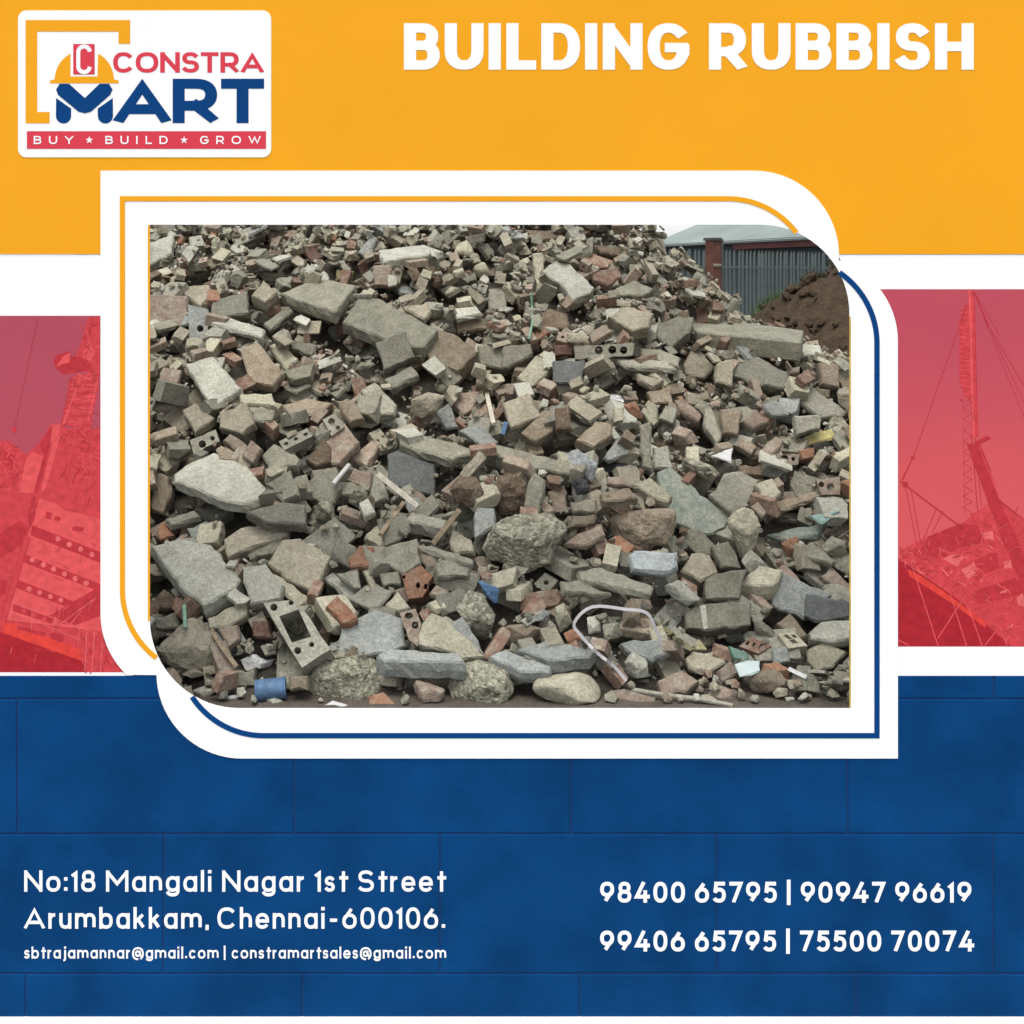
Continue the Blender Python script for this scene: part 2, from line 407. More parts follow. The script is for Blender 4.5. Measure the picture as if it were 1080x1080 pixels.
# ---- white flyer border with the opening
outer = [(106,180)] + arcd(795,270,90,90,0) + arcd(857,360,90,72,0) + [(947,800)] + arcd(255,710,90,270,181) + [(165,712)] + arcd(196,647,90,226,180) 
hole = [(158,237)] + arcd(802,331,94,90,0) + [(896,747)] + arcd(252,653,94,270,180)
sur = board('flyer_surround', [outer, hole], WALL_Y, 0.003, MATS['sign_white'])
tag(sur, 'white cut-out flyer border with two rounded corners framing the opening onto the rubble heap', 'surround')
def strip(name, pts, w, Y, th, mat, parent):
    l, r = [], []
    for i, p in enumerate(pts):
        a = pts[max(i - 1, 0)]; b = pts[min(i + 1, len(pts) - 1)]
        d0 = Vector((p[0]-a[0], p[1]-a[1])); d1 = Vector((b[0]-p[0], b[1]-p[1]))
        d0 = d0.normalized() if d0.length > 1e-6 else d1.normalized(); d1 = d1.normalized() if d1.length > 1e-6 else d0
        n = Vector((-(d0+d1).y, (d0+d1).x)).normalized(); k = w / 2 / max(0.5, n.dot(Vector((-d0.y, d0.x))))
        l.append((p[0] + n.x*k, p[1] + n.y*k)); r.append((p[0] - n.x*k, p[1] - n.y*k))
    return board(name, [l + r[::-1]], Y, th, mat, parent)
yl = arcd(219,622,90,233,180) + [(129,209.5)] + arcd(768,299.5,90,90,37)
strip('inlay_line', yl, 5.4, WALL_Y-0.0022, 0.002, MATS['sign_yellow'], sur)
bl = arcd(835,362,90,56,0) + [(925,776)] + arcd(278,686,90,270,213)
strip('inlay_line', bl, 5.6, WALL_Y-0.0022, 0.002, MATS['sign_blue'], sur)
strip('inlay_line', [(157.0,237.5),(157.0,655)], 2.2, WALL_Y-0.0012, 0.001, MATS['sign_yellow'], sur)
strip('inlay_line', [(896.6,334),(896.6,746.5)], 1.6, WALL_Y-0.0012, 0.001, MATS['sign_gold'], sur)

# ---- yellow flyer header with the title, built as a panel
yp = [(-120,-60),(1200,-60),(1200,268),(879.5,268)] + arcd(797,304,90,23,90) + [(130,214),(130,268),(-120,268)]
ypan = board('flyer_panel', [yp], WALL_Y+0.0036, 0.006, MATS['sign_yellow'])
tag(ypan, 'plain yellow flyer header panel with raised white capital letters across its top', 'sign')
# ---- white flyer background, built as boards behind
bb = board('flyer_backing_board', [[(-120,268.3),(140,268.3),(140,712.7),(-120,712.7)]], WALL_Y+0.0064, 0.012, MATS['sign_white'])
tag(bb, 'plain white flyer background board behind the red print of a building with round windows', 'board')
bb = board('flyer_backing_board', [[(884,268.3),(1200,268.3),(1200,712.7),(912,712.7),(907,330),(896,295)]], WALL_Y+0.0064, 0.012, MATS['sign_white'])
tag(bb, 'plain white flyer background board behind the red print of a crane mast', 'board')
paint('post_steel', (0.22,0.23,0.23), 0.5, 0.15, 5, metal=0.3)  # posts for the flyer boards, hidden behind them
for px, lb in ((-70, 'square steel post holding the outer end of the building print'), (126, 'square steel post behind the surround by the building print'), (924, 'square steel post behind the surround by the crane print'), (1150, 'square steel post holding the outer end of the crane print')):
    p = P(px, 0, WALL_Y + 0.07); m = MB(); m.box((p.x-0.035, WALL_Y+0.031, -0.2), (p.x+0.035, WALL_Y+0.10, P(0,-50,WALL_Y).z)); o = m.build('support_post', MATS['post_steel']); tag(o, lb, 'post', 'posts behind the sign')

# ---- stroke lettering
SE = 2.35
def circ(cx, cy, rx, ry, a0=0, a1=360, e=SE): return arc(cx, cy, rx, ry, a0, a1, e=e)
X = 0.68
GL = {
 'A': (.92, [[(0,0),(.5,1),(1,0)], ['n',(.2,.26),(.8,.26)]]),
 'B': (.72, [[(0,0),(0,1)], ['n',(0,1),(.42,1)] + circ(.5,.765,.44,.235,80,-80) + [(.42,.53),(0,.53)], ['n',(0,.53),(.5,.53)] + circ(.55,.265,.45,.265,80,-80) + [(.5,0),(0,0)]]),
 'C': (.84, [circ(.5,.5,.5,.5,48,312)]),
 'D': (.78, [[(0,0),(0,1)], ['n',(0,1),(.35,1)] + circ(.42,.5,.58,.5,82,-82) + [(.35,0),(0,0)]]),
 'G': (.84, [circ(.5,.5,.5,.5,48,345), ['n',(1,.56),(1,.25)], [(.95,.47),(.58,.47)]]),
 'H': (.78, [[(0,0),(0,1)], [(1,0),(1,1)], ['n',(0,.5),(1,.5)]]),
 'I': (0, [[(0,0),(0,1)]]),
 'L': (.60, [[(0,1),(0,0),(1,0)]]),
 'M': (.98, [[(0,0),(0,1)], [(1,0),(1,1)], ['n',(0,1),(.5,.36),(1,1)]]),
 'N': (.80, [[(0,0),(0,1)], [(1,0),(1,1)], ['n',(0,1),(1,0)]]),
 'O': (.92, [circ(.5,.5,.5,.5)]),
 'R': (.76, [[(0,0),(0,1)], ['n',(0,1),(.42,1)] + circ(.5,.68,.47,.32,80,-80) + [(.42,.36),(0,.36)], [(.52,.36),(.95,0)]]),
 'S': (.70, [circ(.5,.755,.46,.245,38,265) + circ(.5,.255,.5,.255,85,-145)]),
 'T': (.72, [[(0,1),(1,1)], [(.5,0),(.5,1)]]),
 'U': (.78, [[(0,1),(0,.4)] + circ(.5,.4,.5,.4,180,360) + [(1,.4),(1,1)]]),
 'W': (1.2, [[(0,1),(.26,0),(.5,.95),(.74,0),(1,1)]]),
 'Y': (.8, [[(0,1),(.5,.45),(1,1)], [(.5,.45),(.5,0)]]),
 'a': (.60, [circ(.5,X/2,.5,X/2), [(1,0),(1,X)]]),
 'b': (.60, [circ(.5,X/2,.5,X/2), [(0,0),(0,1.02)]]),
 'd': (.60, [circ(.5,X/2,.5,X/2), [(1,0),(1,1.02)]]),
 'c': (.56, [circ(.5,X/2,.5,X/2,50,310)]),
 'e': (.60, [['n',(0.02,X*.5),(1,X*.5)] , circ(.5,X/2,.5,X/2,0,312)]),
 'g': (.60, [circ(.5,X/2,.5,X/2), [(1,X),(1,0)] + circ(.5,-.02,.5,.24,0,-150)]),
 'h': (.54, [[(0,0),(0,1.02)], ['n',(0,.38)] + circ(.5,.38,.5,X-.38,180,0) + [(1,.3),(1,0)]]),
 'i': (0, [[(0,0),(0,X)], ['d',(0,1.02)]]),
 'j': (.26, [[(1,X),(1,-.1)] + circ(.4,-.1,.6,.16,0,-90), ['d',(1,1.02)]]),
 'k': (.52, [[(0,0),(0,1.02)], ['n',(0,.26),(.9,X)], ['n',(.34,.42),(.98,0)]]),
 'l': (0, [[(0,0),(0,1.02)]]),
 'm': (.92, [[(0,0),(0,X)], ['n',(0,.4)] + circ(.25,.4,.25,X-.4,180,0) + [(.5,.3),(.5,0)], ['n',(.5,.4)] + circ(.75,.4,.25,X-.4,180,0) + [(1,.3),(1,0)]]),
 'n': (.54, [[(0,0),(0,X)], ['n',(0,.38)] + circ(.5,.38,.5,X-.38,180,0) + [(1,.3),(1,0)]]),
 'o': (.62, [circ(.5,X/2,.5,X/2)]),
 'r': (.40, [[(0,0),(0,X)], ['n',(0,.36)] + circ(.95,.36,.95,X-.36,180,92)]),
 's': (.44, [circ(.5,X*.755,.46,X*.245,38,265) + circ(.5,X*.255,.5,X*.255,85,-145)]),
 't': (.46, [[(.46,.95),(.46,0)], ['n',(-.1,X),(1.1,X)]]),
 'u': (.54, [[(0,X),(0,.3)] + circ(.5,.3,.5,.3,180,360) + [(1,.3),(1,X)], [(1,0),(1,.3)]]),
 '0': (.64, [circ(.5,.5,.5,.5)]),
 '1': (.26, [[(0,.84),(1,1),(1,0)]]),
 '4': (.68, [[(.76,0),(.76,.5)], [(.56,1),(0,.24),(1,.24)]]),
 '5': (.60, [[(.92,1),(.18,1)], ['n',(.18,1),(.07,.5)], ['n',(.07,.47)] + circ(.47,.33,.53,.33,122,-150)]),
 '6': (.64, [circ(.5,.33,.5,.33), ['n'] + [(.05,.45),(.66,1)]]),
 '7': (.60, [[(0,1),(1,1),(.32,0)]]),
 '8': (.62, [circ(.5,.76,.42,.24), circ(.5,.265,.5,.265)]),
 '9': (.64, [circ(.5,.67,.5,.33), ['n'] + [(.95,.55),(.34,0)]]),
 ':': (0, [['d',(0,.06)], ['d',(0,.62)]]),
 '.': (0, [['d',(0,.06)]]),
 ',': (.08, [['n',(1,.12),(.2,-.16)]]),
 '-': (.46, [['n',(0,.38),(1,.38)]]),
 '|': (0, [[(0,-.14),(0,1.12)]]),
 '@': (.96, [circ(.5,.40,.5,.56,-55,265), circ(.48,.40,.2,.22), [(.70,.6),(.70,.3)] + circ(.85,.3,.15,.12,180,360) + [(1,.4)]]),
}
def stroke_poly(pts, w, cap, ylo, yhi):
    n = len(pts); pts = [Vector(p) for p in pts]
    clean = [pts[0]]
    for p in pts[1:]:
        if (p - clean[-1]).length > 1e-4: clean.append(p)
    pts = clean; closed = (pts[0] - pts[-1]).length < 1e-3 and len(pts) > 4
    if closed: pts = pts[:-1]
    n = len(pts)
    if not closed and cap:
        pts[0] = pts[0] + (pts[0] - pts[1]).normalized() * w / 2
        pts[-1] = pts[-1] + (pts[-1] - pts[-2]).normalized() * w / 2
    l, r = [], []
    for i, p in enumerate(pts):
        a = pts[(i-1) % n] if closed or i else None; b = pts[(i+1) % n] if closed or i < n-1 else None
        d0 = (p - a).normalized() if a is not None else (b - p).normalized()
        d1 = (b - p).normalized() if b is not None else d0
        nn = d0 + d1
        nn = Vector((-nn.y, nn.x)).normalized() if nn.length > 1e-6 else Vector((-d0.y, d0.x))
        k = w / 2 / max(0.30, nn.dot(Vector((-d0.y, d0.x))))
        for lst, sg in ((l, 1), (r, -1)):
            q = p + nn * k * sg; q.y = min(max(q.y, ylo), yhi); lst.append(q)
    return l, r, closed
def glyph_mesh(ch, W, w, hh):
    """quads of one letter in a box 1 high; w stem weight"""
    vs, fs = [], []
    for si, st in enumerate(GL[ch][1]):
        st = list(st); cap = True; dot = False
        if st and st[0] == 'n': cap = False; st = st[1:]
        elif st and st[0] == 'd': dot = True; st = st[1:]
        def mp(p):
            y = p[1]
            return (w/2 + p[0] * (W - w) if W > w else w/2, w/2 + y * (hh - w))
        pts = [mp(p) for p in st]
        if dot:
            c = pts[0]; d = w * 0.52
            pts = [(c[0], c[1]-d), (c[0], c[1]+d)]; cap = False; ww = w * 1.1
        else: ww = w
        l, r, closed = stroke_poly(pts, ww, cap, -0.5*hh, 1.0*hh if ch in 'ABCDGHILMNORSTUWY' else 1.2*hh) if ch not in 'AMNWY17469kR' else stroke_poly(pts, ww, cap, 0.0, (1.0 if ch in 'AMNWYR' else 1.02 if ch != 'k' else 1.1)*hh)
        n0 = len(vs); z = si * 0.00004; n = len(l)
        for a, b in zip(l, r): vs += [(a.x, a.y/hh, z), (b.x, b.y/hh, z)]
        for i in range(n if closed else n - 1):
            j = (i + 1) % n; fs.append((n0 + 2*i, n0 + 2*i+1, n0 + 2*j+1, n0 + 2*j))
    return vs, fs
def text_line(s, x0, x1, ybase, cap, weight, Y, mat, parent, name='letter', gap=0.17, space=0.30, joined=False, depth=0.0017, hh=1.0):
    """lettering fitted between columns x0 and x1 of the photograph, standing on row ybase"""
    adv, pos = 0, []
    for i, ch in enumerate(s):
        if ch == ' ': adv += space; continue
        W = max(GL[ch][0] * (1 + 0.25 * max(0, weight - 0.15)), weight); pos.append((ch, adv, W)); adv += W + gap * (0.55 if ch in 't,r' else 1.0)
    last = pos[-1]; total = last[1] + last[2]
    sx = (x1 - x0) / total
    allv, allf = [], []
    ww = weight
    for ch, a, W in pos:
        hx = sx / cap
        vs, fs = glyph_mesh(ch, W * hx, ww, hh)
        q = []
        for x, y, z in vs:
            q.append(P(x0 + a * sx + x * cap, ybase - y * cap, Y) - Vector((0, z, 0)))
        nb = len(q); q += [v + Vector((0, depth, 0)) for v in q]
        ff = list(fs)
        cnt = {}
        for f in fs:
            for i in range(4):
                e = (f[i], f[(i+1) % 4]); k = tuple(sorted(e)); cnt.setdefault(k, []).append(e)
        for k, es in cnt.items():
            if len(es) == 1: a_, b_ = es[0]; ff.append((b_, a_, a_ + nb, b_ + nb))
        if joined:
            n0 = len(allv); allv += q; allf += [tuple(i + n0 for i in f) for f in ff]
        else: mesh_obj(name, q, ff, mat, parent)
    if joined: mesh_obj(name, allv, allf, mat, parent)

text_line('BUILDING RUBBISH', 426, 1027, 73.5, 49, 0.262, WALL_Y+0.002, MATS['sign_white'], ypan, gap=0.105, space=0.30, depth=0.0015, hh=1.30)

# ---- flyer logo, built as a board
def rrect(x0, y0, x1, y1, r): return arcd(x1-r,y0+r,r,90,0,6) + arcd(x1-r,y1-r,r,0,-90,6) + arcd(x0+r,y1-r,r,270,180,6) + arcd(x0+r,y0+r,r,180,90,6)
lb = board('flyer_logo_board', [rrect(19,11,286,166,9)], WALL_Y+0.001, 0.0025, MATS['sign_white'])
tag(lb, 'white rounded flyer logo with hard hat emblem, red and blue lettering and a red strip', 'sign')
Q = WALL_Y - 0.0002
Lz = lambda pts: [(x/3.6, y/3.6) for x, y in pts]
board('emblem_bracket', [Lz([(97,76),(494,76),(494,166),(450,166),(450,120),(141,120),(141,425),(188,425),(188,468),(97,468)])], Q, 0.0011, MATS['sign_yellow'], lb)
hat = [(190,316),(190,304),(206,302)] + [(x, y) for x, y in arcd(320,302,112,176,118,10)] + [(267,290),(370,290)] + [(x, y) for x, y in arcd(320,302,112,62,4,10)] + [(434,302),(450,304),(450,316)]
board('emblem_hard_hat', [Lz(hat)], Q, 0.0011, MATS['sign_yellow'], lb)
board('emblem_square', [Lz([(278,167),(359,167),(359,282),(278,282)])], Q-0.0006, 0.0011, MATS['sign_red'], lb)
cp = Lz(arcd(319,198,22,5,175,8) + arcd(319,252,22,185,355,8))
strip('emblem_letter', cp, 4.2, Q-0.0012, 0.0005, MATS['sign_white'], lb)
# the M of the emblem: two posts and a worn V
for pts, nm in (([(213,372),(270,412)] + arcd(241,440,29,0,-180,8), 'emblem_post'), ([(428,372),(371,412)] + arcd(400,440,29,180,360,8)[0:], 'emblem_post')):
    board(nm, [Lz(pts)], Q, 0.0011, MATS['sign_blue'], lb)
board('emblem_chevron', [Lz([(213,340),(226,318),(262,318),(322,372),(378,318),(414,318),(427,340),(418,360),(345,424),(322,430),(298,424),(220,360)])], Q-0.0005, 0.0011, MATS['sign_blue'], lb)
text_line('CONSTRA', 119.3, 278, 76.6, 21.6, 0.225, Q, MATS['sign_red'], lb, gap=0.08, depth=0.0011, hh=1.2)
text_line('ART', 121, 278.5, 129.8, 46.8, 0.27, Q, MATS['sign_blue'], lb, gap=0.05, depth=0.0011, hh=1.2)
board('red_strip', [Lz([(102,498),(1010,498),(1010,565),(102,565)])], Q, 0.0011, MATS['sign_red'], lb)
for s, a, b in (('BUY', 128, 278), ('BUILD', 400, 636), ('GROW', 760, 990)):
    text_line(s, a/3.6, b/3.6, 547/3.6, 8.6, 0.17, Q-0.0013, MATS['sign_white'], lb, gap=0.75, depth=0.0011)
for cx in (339, 699):
    st = []
    for k in range(10):
        rr = 15 if k % 2 == 0 else 6; a = R(90 + 36*k); st.append((cx + rr*math.cos(a), 532 - rr*math.sin(a)))
    board('star', [Lz(st)], Q-0.0013, 0.0011, MATS['sign_white'], lb)

# ---- blue flyer footer with the address, built as a block wall
wall = empty('flyer_block_wall', (0, WALL_Y + 0.1, STREET_Z))
tag(wall, 'blue flyer footer built as a wall of large blocks with white address and telephone lettering', 'wall')
inv = Matrix.Translation(-Vector(wall.location))
def under(o):   # keep world placement of a part under the wall's base
    o.data.transform(inv); return o
BY = WALL_Y + 0.0045
def block(poly):
    J = 1.5
    bm = bmesh.new()
    vs = [bm.verts.new(P(x, y, BY)) for x, y in poly]
    f = bm.faces.new(vs); 
    ex = bmesh.ops.extrude_face_region(bm, geom=[f])
    bmesh.ops.translate(bm, verts=[g for g in ex['geom'] if isinstance(g, bmesh.types.BMVert)], vec=(0, 0.06, 0))
    bmesh.ops.recalc_face_normals(bm, faces=bm.faces)
    fe = [e for e in bm.edges if all(abs(v.co.y - BY) < 1e-5 for v in e.verts)]
    bmesh.ops.bevel(bm, geom=fe, offset=0.0045, segments=2, profile=0.6, affect='EDGES', clamp_overlap=True)
    for v in bm.verts:
        if v.co.y < BY + 0.008:
            nz = mnoise.noise(v.co * 5.0) * 0.003 + mnoise.noise(v.co * 23.0) * 0.0015
            v.co.x += nz; v.co.z += mnoise.noise(v.co * 9 + Vector((7,7,7))) * 0.003
    under(bm_obj('block', bm, MATS['wall_blue'], wall))
rows = [(713, 737, 172), (737, 879.5, 18), (879.5, 1027, 172), (1027, 1073, 27)]
for (y0, y1, xs) in rows:
    x = xs - 292 * 2
    while x < 1200:
        a, b = max(x, -120) + 0.9, min(x + 292, 1200) - 0.9
        x += 292
        if b - a < 4: continue
        t, u = (y0 + 1.0 if y0 > 713 else y0), y1 - 1.0
        if y0 == 713:
            if a < 190 < b: b = min(b, 172.5)
            elif a < 925 < b: a = max(a, 930)
            elif 178 < a and b < 935: continue
            if b - a < 4: continue
            block([(a,t),(b,t),(b,u),(a,u)])
        elif y0 == 737 and b > 190 and a < 925:
            if a < 190: block([(a,t),(190,t),(190,770),(b,770),(b,u),(a,u)])
            elif b > 925: block([(a,770),(925,770),(925,t),(b,t),(b,u),(a,u)])
            else: block([(a,770),(b,770),(b,u),(a,u)])
        else: block([(a,t),(b,t),(b,u),(a,u)])
o = board('mortar_core', [[(-119,715),(170,715),(170,738),(186,738),(186,772),(928,772),(928,715),(1199,715),(1199,1072),(-119,1072)]], BY + 0.0042, 0.05, MATS['joint_blue'], wall); under(o)
o = board('plinth', [[(-121,1073.6),(1201,1073.6),(1201,1108),(-121,1108)]], WALL_Y - 0.004, 0.14, MATS['sign_white'], wall); under(o)
TY = BY - 0.0018
kids0 = set(wall.children)
text_line('No:18 Mangali Nagar 1st Street', 25.5, 471.5, 940.5, 22.3, 0.148, TY, MATS['sign_white'], wall)
text_line('Arumbakkam, Chennai-600106.', 25.5, 469.5, 979.5, 22.3, 0.148, TY, MATS['sign_white'], wall)
text_line('sbtrajamannar@gmail.com', 25.5, 230.5, 1011, 12.2, 0.15, TY, MATS['sign_white'], wall)
text_line('|', 236, 238.2, 1011, 12.2, 0.15, TY, MATS['sign_white'], wall)
text_line('constramartsales@gmail.com', 244.5, 470.5, 1011, 12.2, 0.15, TY, MATS['sign_white'], wall)
text_line('98400 65795 | 90947 96619', 633, 1024.5, 952, 21.8, 0.175, TY, MATS['sign_white'], wall)
text_line('99406 65795 | 75500 70074', 633, 1027.5, 1003.5, 21.8, 0.175, TY, MATS['sign_white'], wall)
for o in wall.children:
    if o not in kids0: under(o)

# ---- red flyer prints of building sites at both ends
def print_mat(name, top, mid, bot, z0, z1):
    m, t, N, b = new_mat(name); L = t.links.new
    tc = N.new('ShaderNodeTexCoord'); sp = N.new('ShaderNodeSeparateXYZ'); L(tc.outputs['Object'], sp.inputs[0])
    mr = N.new('ShaderNodeMapRange'); mr.inputs['From Min'].default_value = z1; mr.inputs['From Max'].default_value = z0; L(sp.outputs['Z'], mr.inputs['Value'])
    nz = N.new('ShaderNodeTexNoise'); nz.inputs['Scale'].default_value = 1.6; nz.inputs['Detail'].default_value = 4; L(tc.outputs['Object'], nz.inputs['Vector'])
    ad = N.new('ShaderNodeMath'); ad.operation = 'MULTIPLY_ADD'; ad.inputs[1].default_value = 0.5; L(nz.outputs[0], ad.inputs[0])
    sb = N.new('ShaderNodeMath'); sb.operation = 'SUBTRACT'; sb.inputs[1].default_value = 0.25; L(mr.outputs[0], sb.inputs[0]); L(sb.outputs[0], ad.inputs[2])
    cr = N.new('ShaderNodeValToRGB'); L(ad.outputs[0], cr.inputs[0])
    cr.color_ramp.elements[0].color = (*top, 1); cr.color_ramp.elements[1].color = (*bot, 1)
    e = cr.color_ramp.elements.new(0.55); e.color = (*mid, 1)
    L(cr.outputs[0], b.inputs['Base Color']); b.inputs['Roughness'].default_value = 0.6; b.inputs['Specular IOR Level'].default_value = 0.05
    return m
PK = 0.87
zt_, zb_ = P(0, 305, WALL_Y).z, P(0, 709, WALL_Y).z
print_mat('print_sky_a', sc3(lin(177,80,96),PK), sc3(lin(184,80,96),PK), sc3(lin(200,72,82),PK), zb_, zt_)
print_mat('print_sky_b', sc3(lin(190,80,96),PK), sc3(lin(214,90,95),PK), sc3(lin(222,96,98),PK), zb_, zt_)
PC = [('print_light', (224,88,90)), ('print_mid', (206,70,76)), ('print_dark', (188,56,64)), ('print_deep', (172,42,52)), ('print_orange', (222,70,62)), ('print_pale', (228,108,108)), ('print_red', (205,60,72))]
for nm, c in PC: paint(nm, sc3(lin(*c), PK), 0.6, 0.14, 26, spec=0.05)
PI = {'L':0,'M':1,'D':2,'X':3,'O':4,'P':5,'R':6}
class Print:
    def __init__(s): s.v, s.f, s.m, s.k = [], [], [], 0
    def poly(s, c, pts):
        s.k += 1; Y = WALL_Y + 0.0057 - 0.000004 * s.k; n = len(s.v)
        s.v += [P(x, y, Y) for x, y in pts]; s.f.append(tuple(range(n, n + len(pts)))); s.m.append(PI[c])
    def line(s, c, a, b, w):
        d = Vector((b[0]-a[0], b[1]-a[1])).normalized(); n = Vector((-d.y, d.x)) * w / 2
        s.poly(c, [(a[0]+n.x,a[1]+n.y),(b[0]+n.x,b[1]+n.y),(b[0]-n.x,b[1]-n.y),(a[0]-n.x,a[1]-n.y)])
    def dot(s, c, x, y, r): s.poly(c, [(x + r*math.cos(a*0.785), y + r*math.sin(a*0.785)) for a in range(8)])
    def build(s, parent): return mesh_obj('print', s.v, s.f, None, parent, mats=[MATS[n] for n, _ in PC], fmat=s.m)
def clipx(pts, lo, hi): return [(min(max(x, lo), hi), y) for x, y in pts]
pa = board('flyer_print_panel', [[(-120,333),(140,333),(140,709),(-120,709)]], WALL_Y+0.0058, 0.0003, MATS['print_sky_a'])
tag(pa, 'red tinted flyer print of a tall building with rows of round windows and a crane', 'poster')
pr = Print(); T5 = lambda pts: [(x/5.14, 510 + y/5.14) for x, y in pts]; T4 = lambda pts: [(x/5.4, 320 + y/5.4) for x, y in pts]
pr.poly('M', [(-119,500),(-60,470),(0,466),(8,464),(28,480),(40,468),(54,447),(66,446),(70,452),(139,452),(139,708.5),(-119,708.5)])
pr.poly('M', T4([(350,690),(400,430),(440,400),(560,410),(560,480),(510,720)]))
pr.poly('M', T4([(430,310),(470,200),(500,80),(568,75),(568,420),(520,430)]))
pr.poly('D', T4([(305,330),(320,295),(395,270),(400,300),(480,310),(530,350),(500,385),(360,405),(320,370)]))
pr.poly('L', T4([(320,360),(360,300),(395,280),(405,330)])); pr.poly('L', T4([(480,270),(510,240),(545,270),(520,330),(470,310)]))
r = random.Random(5)
for k in range(26):   # lattice of the crane mast
    t = k / 26; a = (350 + 60*t, 690 - 270*t); b = (510 + 55*t, 710 - 290*t)
    if k % 2: a, b = (a[0], a[1]), (b[0], b[1] - 40)
    pr.line('L' if k % 3 else 'D', *T4([a, b]), 0.7)
pr.line('L', *T4([(460,410),(360,690)]), 2.0); pr.line('L', *T4([(555,440),(500,680)]), 1.6); pr.line('D', *T4([(410,420),(350,680)]), 1.0)
pr.line('L', *T4([(440,402),(520,440)]), 1.6)
for k in range(130):
    x, y = r.uniform(350, 560), r.uniform(700, 1040); dx, dy = r.choice(((-18, 70), (60, 18), (40, 45), (-35, 40))); t = r.uniform(.4, 1.3); pr.line('L' if r.random() < .42 else 'D', *T4([(x, y), (min(x + dx*t, 566), y + dy*t)]), r.uniform(0.3, 0.9))
for k in range(14):
    x, y = r.uniform(480, 560), r.uniform(90, 260); pr.line('L' if r.random() < .5 else 'D', *T4([(x, y), (x + r.uniform(-25, 25), y + r.uniform(15, 40))]), r.uniform(0.7, 1.6))
pr.poly('L', T4([(290,690),(350,685),(330,760),(290,800),(280,760)])); pr.poly('L', T4([(300,790),(345,750),(260,1060),(230,1080)]))
pr.poly('L', T4([(150,880),(185,850),(248,870),(190,1080),(105,1080)])); pr.poly('D', T4([(225,800),(300,690),(285,800),(215,1080),(190,1080),(250,870)]))
pr.poly('M', T4([(0,780),(40,830),(90,820),(150,870),(110,960),(0,1040)])); pr.poly('D', T4([(20,840),(90,860),(70,950),(20,920)]))
for k in range(70):
    x, y = r.uniform(0, 130), r.uniform(790, 1080); pr.line('L' if r.random() < .5 else 'D', *T4([(x, y), (x + r.uniform(-35, 35), y + r.uniform(-30, 40))]), r.uniform(0.5, 1.3))
pr.dot('R', 15, 453, 3.0); pr.line('D', (15,452), (40,335), 0.4)
pr.poly('L', T5([(215,80),(300,105),(340,140),(540,190),(719,240),(719,1000),(540,800),(20,740),(60,620),(130,400),(150,280)]))
pr.poly('M', T5([(330,0),(470,0),(460,150),(350,140)]))
pr.poly('D', T5([(0,270),(110,200),(150,240),(120,330),(0,410)])); pr.poly('M', T5([(0,410),(120,330),(60,620),(0,780)])); pr.poly('D', T5([(0,530),(40,520),(30,600),(0,610)]))
pr.poly('D', T5([(150,150),(185,60),(200,110),(185,200),(160,250)]))
pr.poly('M', T5([(135,280),(168,290),(30,760),(5,800),(0,760)])); pr.line('D', *T5([(165,290),(25,770)]), 0.9); pr.line('D', *T5([(135,280),(0,740)]), 0.9)
pr.poly('D', T5([(175,225),(719,440),(719,500),(165,280)]))
for x, y in ((315,300),(375,330),(437,355),(498,385)): pr.dot('P', x/5.14, 510+y/5.14, 2.9)
pr.poly('D', T5([(130,382),(719,615),(719,655),(122,425)]))
for x, y in ((175,413),(235,440),(291,463),(350,490),(408,515),(468,540)): pr.dot('P', x/5.14, 510+y/5.14, 2.9)
pr.poly('D', T5([(95,520),(400,640),(370,672),(85,565)]))
for x, y in ((157,570),(215,592),(273,612),(330,632)): pr.dot('P', x/5.14, 510+y/5.14, 2.7)
pr.poly('D', T5([(70,650),(300,730),(280,760),(72,692)]))
for x, y in ((130,690),(185,712),(238,735)): pr.dot('M', x/5.14, 510+y/5.14, 2.6)
pr.poly('D', T5([(270,715),(535,560),(719,500),(719,720),(540,720),(400,770),(340,760)]))
for a, b in (((330,760),(520,620)),((380,765),(440,690)),((420,690),(510,630)),((300,720),(280,820)),((175,660),(170,790)),((65,640),(50,740)),((430,780),(425,880)),((70,650),(540,820)),((60,690),(440,850))): pr.line('P', *T5([a, b]), 0.7)
for x, y, w, h in ((250,150,30,45),(300,175,30,30),(395,230,60,30)): pr.poly('D', T5([(x,y),(x+w,y+8),(x+w-6,y+h),(x-4,y+h-6)]))
pr.poly('O', T5([(25,750),(90,765),(95,790),(180,800),(440,905),(440,960),(15,810)])); pr.poly('D', T5([(90,770),(250,810),(240,830),(95,790)]))
pr.poly('D', T5([(270,810),(345,820),(340,860),(280,840)]))
pr.poly('X', [(-119,650)] + T5([(0,805),(440,962),(470,1020)]) + [(-119,708.4)])
for k in range(46):
    x, y = r.uniform(445, 600), r.uniform(800, 1010); pr.line('L' if r.random() < .55 else 'D', *T5([(x, y), (x + r.uniform(-20, 20), y + r.uniform(10, 40))]), r.uniform(0.5, 1.2))
for x in (460, 500, 545): pr.line('P', *T5([(x, 1018), (x + 12, 800)]), 0.8)
for k in range(170):     # scaffolding, pipes and small openings all over the facade
    x, y = r.uniform(-110, 136), r.uniform(520, 690); dx, dy = r.choice(((9, 3.2), (-2.5, 10), (6, 2.2), (-1.6, 7), (5, -4))); t = r.uniform(.5, 1.6)
    pr.line(r.choice('DDMLP'), (x, y), (min(x + dx*t, 138), y + dy*t), r.uniform(0.25, 0.7))
for k in range(90):
    x, y = r.uniform(68, 104), r.uniform(336, 450); dx, dy = r.choice(((8, 2), (-2, 9), (5, 6), (-5, 5))); t = r.uniform(.5, 1.3)
    if x + y*0.25 > 168: pr.line(r.choice('DLLM'), (x, y), (min(x + dx*t, 138), y + dy*t), r.uniform(0.25, 0.6))
pr.build(pa)
